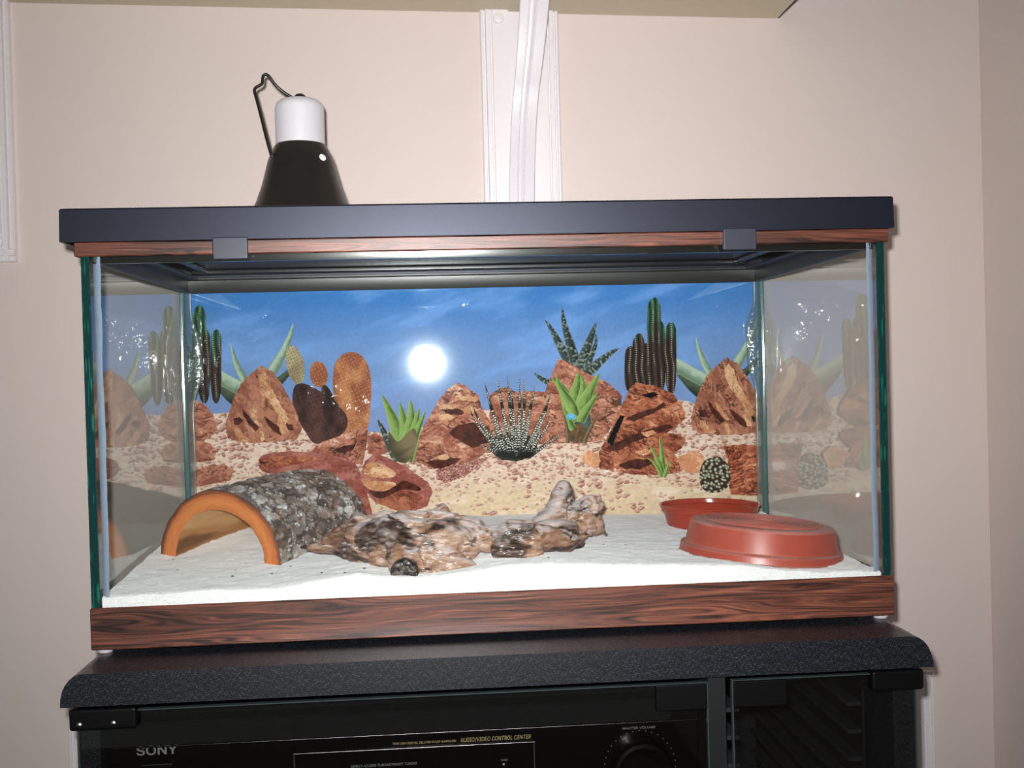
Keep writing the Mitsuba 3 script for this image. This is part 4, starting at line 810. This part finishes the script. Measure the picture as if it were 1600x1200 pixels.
def striped_fn(p, n, uv):
    leaf = dr.floor(uv.x / 53)
    s = uv.x * 0.40 + 0.7 * (noise(uv.x * 0.35, uv.y * 2.0, leaf * 3.7) - 0.5)
    ph = s - dr.floor(s)
    band = smoothstep(0.30, 0.22, dr.abs(ph - 0.5)) * smoothstep(0.30, 0.42, noise(dr.floor(s) * 5.3, uv.y * 2.2, leaf * 7.1))
    along = uv.x - leaf * 53
    band = band * smoothstep(0.95, 0.60, dr.abs(uv.y)) * smoothstep(4.0, 12.0, along)
    return mix(mix(C3(24, 24, 24), C3(78, 60, 52), smoothstep(10.0, 60.0, along)), C3(214, 208, 202), band * 0.85)
print_mat('striped', striped_fn)
def cactus_fn(p, n, uv):
    r = p.x * 150 + 0.5 * (noise(p.x * 40, p.z * 50, 2.0) - 0.5); ph = r - dr.floor(r)
    rib = smoothstep(0.5, 0.1, dr.abs(ph - 0.5))
    dot = smoothstep(0.34, 0.14, dr.sqrt(dr.square((ph - 0.5) * 2.2) + dr.square((p.z * 430 + 0.4 * dr.floor(r) - dr.floor(p.z * 430 + 0.4 * dr.floor(r))) - 0.5)))
    green = smoothstep(0.224, 0.262, p.z + 0.05 * (noise(p.x * 130, p.z * 50) - 0.5))
    body = mix(mix(C3(22, 17, 17), C3(62, 44, 40), rib), mix(C3(18, 40, 34), C3(48, 104, 74), rib), 0.8 * green)
    return mix(body, C3(200, 184, 166), 0.62 * dot * smoothstep(0.25, 0.5, noise(r * 3.1, p.z * 90)))
print_mat('cactus', cactus_fn)
def pad_gen(a, b, dotc, k, amt):
    def fn(p, n, uv):
        w = 0.5 * (fbm(p.x * 80, p.z * 80, 4.0, 2) - 0.5)
        x, z = p.x * k + p.z * k * 0.45 + w, p.z * k - p.x * k * 0.45 + w
        d = dr.sqrt(dr.square(x - dr.floor(x) - 0.5) + dr.square(z - dr.floor(z) - 0.5))
        col = mix(mi.Color3f(*lin(*a)), mi.Color3f(*lin(*b)), smoothstep(0.3, 0.7, fbm(p.x * 70, p.z * 45, 2.0, 3)))
        return mix(col, mi.Color3f(*lin(*dotc)), amt * smoothstep(0.26, 0.12, d)) * (0.80 + 0.4 * noise(p.x * 700, p.z * 700))
    return fn
print_mat('padorange', pad_gen((138, 76, 52), (180, 118, 80), (204, 152, 110), 260, 0.45)); print_mat('paddark', pad_gen((38, 22, 22), (84, 50, 48), (24, 14, 16), 220, 0.5)); print_mat('padgreen', pad_gen((138, 120, 94), (168, 152, 120), (84, 62, 48), 300, 0.8))
def globe_fn(p, n, uv):
    d1, d2, c = voronoi(p.x * 250 + p.z * 60, p.z * 270)
    return mix(C3(50, 38, 34), mix(C3(120, 124, 104), C3(196, 190, 176), smoothstep(0.30, 0.05, d1)), smoothstep(0.55, 0.25, d1) * (0.4 + 0.6 * smoothstep(-0.1, 0.1, p.x - 0.2215 + 0.03)))
print_mat('globe', globe_fn)

bd, PY = 'backdrop_poster', 0.3240
put(bd + '__paper', cbox(-0.3085, 0.3085, PY, PY + 0.0004, 0.004, 0.2985, 0.0001), 'm_print_sky'); tag(bd + '__paper', 'blue printed sky')
def outline(pts, rough, seed):
    p = np.asarray(pts, float) * 1e-4
    for _ in range(0 if rough else 2):
        q = np.roll(p, -1, 0); p = np.stack([0.75 * p + 0.25 * q, 0.25 * p + 0.75 * q], 1).reshape(-1, 2)
    if rough:
        q = np.roll(p, -1, 0); out = []
        for a, b in zip(p, q):
            k = max(1, int(np.linalg.norm(b - a) / 0.0016)); s = np.arange(k)[:, None] / k; out.append(a * (1 - s) + b * s)
        p = np.vstack(out)
        p = p + 0.0022 * (np.stack([meshkit.fbm(np.c_[p * 420, p[:, :1] * 0 + seed], 3, 2), meshkit.fbm(np.c_[p * 420, p[:, :1] * 0 + seed + 9], 3, 3)], 1) - 0.5)
    p[:, 0] = np.clip(p[:, 0], -0.3083, 0.3083); p[:, 1] = np.maximum(p[:, 1], 0.005)
    return p
for i, (nm, mat, kind, pts, ang, rough) in enumerate(POSTER_ART):
    y = PY - 0.00004 * (i + 1)
    if kind == 'p':
        g = Polygon(outline(pts, rough, i)).buffer(0)
        if g.is_empty: continue
        g = max(getattr(g, 'geoms', [g]), key=lambda s: s.area)
        v2, f = trimesh.creation.triangulate_polygon(g, engine='earcut'); v2 = np.asarray(v2)
        a = math.radians(ang); x, z = v2[:, 0] * 1e3, v2[:, 1] * 1e3
        c0 = v2.mean(0) * 1e3
        if mat.startswith('leaf'):
            a = math.radians(ang); V = ((x - c0[0]) * math.sin(a) + (z - c0[1]) * math.cos(a)); uv = np.stack([x * math.cos(a) - z * math.sin(a), V / max(1e-6, np.abs(V).max())], 1)
        else: uv = np.stack([x * math.cos(a) - z * math.sin(a) + 37.3 * i, x * math.sin(a) + z * math.cos(a) + 11.7 * i], 1)
    else:
        s = smooth_path([(q[0] * 1e-4, q[1] * 1e-4, 0) for q in pts], 26)[:, :2]
        t = np.linspace(0, 1, 26); tg = np.gradient(s, axis=0); tg /= np.linalg.norm(tg, axis=1, keepdims=True); nr = np.stack([-tg[:, 1], tg[:, 0]], 1)
        hw = ang * 1e-4 * np.minimum(1.0, 0.75 + 0.9 * t) * np.clip(1 - t, 0, 1) ** 0.62
        S = np.array([-1, -0.33, 0.33, 1.0])
        v2 = (s[:, None] + nr[:, None] * (hw[:, None] * S)[..., None]).reshape(-1, 2)
        j = (np.arange(25)[:, None] * 4 + np.arange(3)).ravel(); f = np.vstack([np.stack([j, j + 1, j + 5], 1), np.stack([j, j + 5, j + 4], 1)])
        ln = np.r_[0, np.cumsum(np.linalg.norm(np.diff(s, axis=0), axis=1))] * 1e3
        uv = np.stack([np.repeat(ln, 4) + 53 * i, np.tile(S, 26)], 1)
        v2[:, 0] = np.clip(v2[:, 0], -0.3083, 0.3083)
    m = trimesh.Trimesh(np.c_[v2[:, 0], np.full(len(v2), y), v2[:, 1]], f, process=False)
    put(f'{bd}__{nm}', m, 'm_print_' + mat, False, uv)
tag(bd, 'printed desert scene with rocks, cacti and blue sky behind the back pane', 'poster')
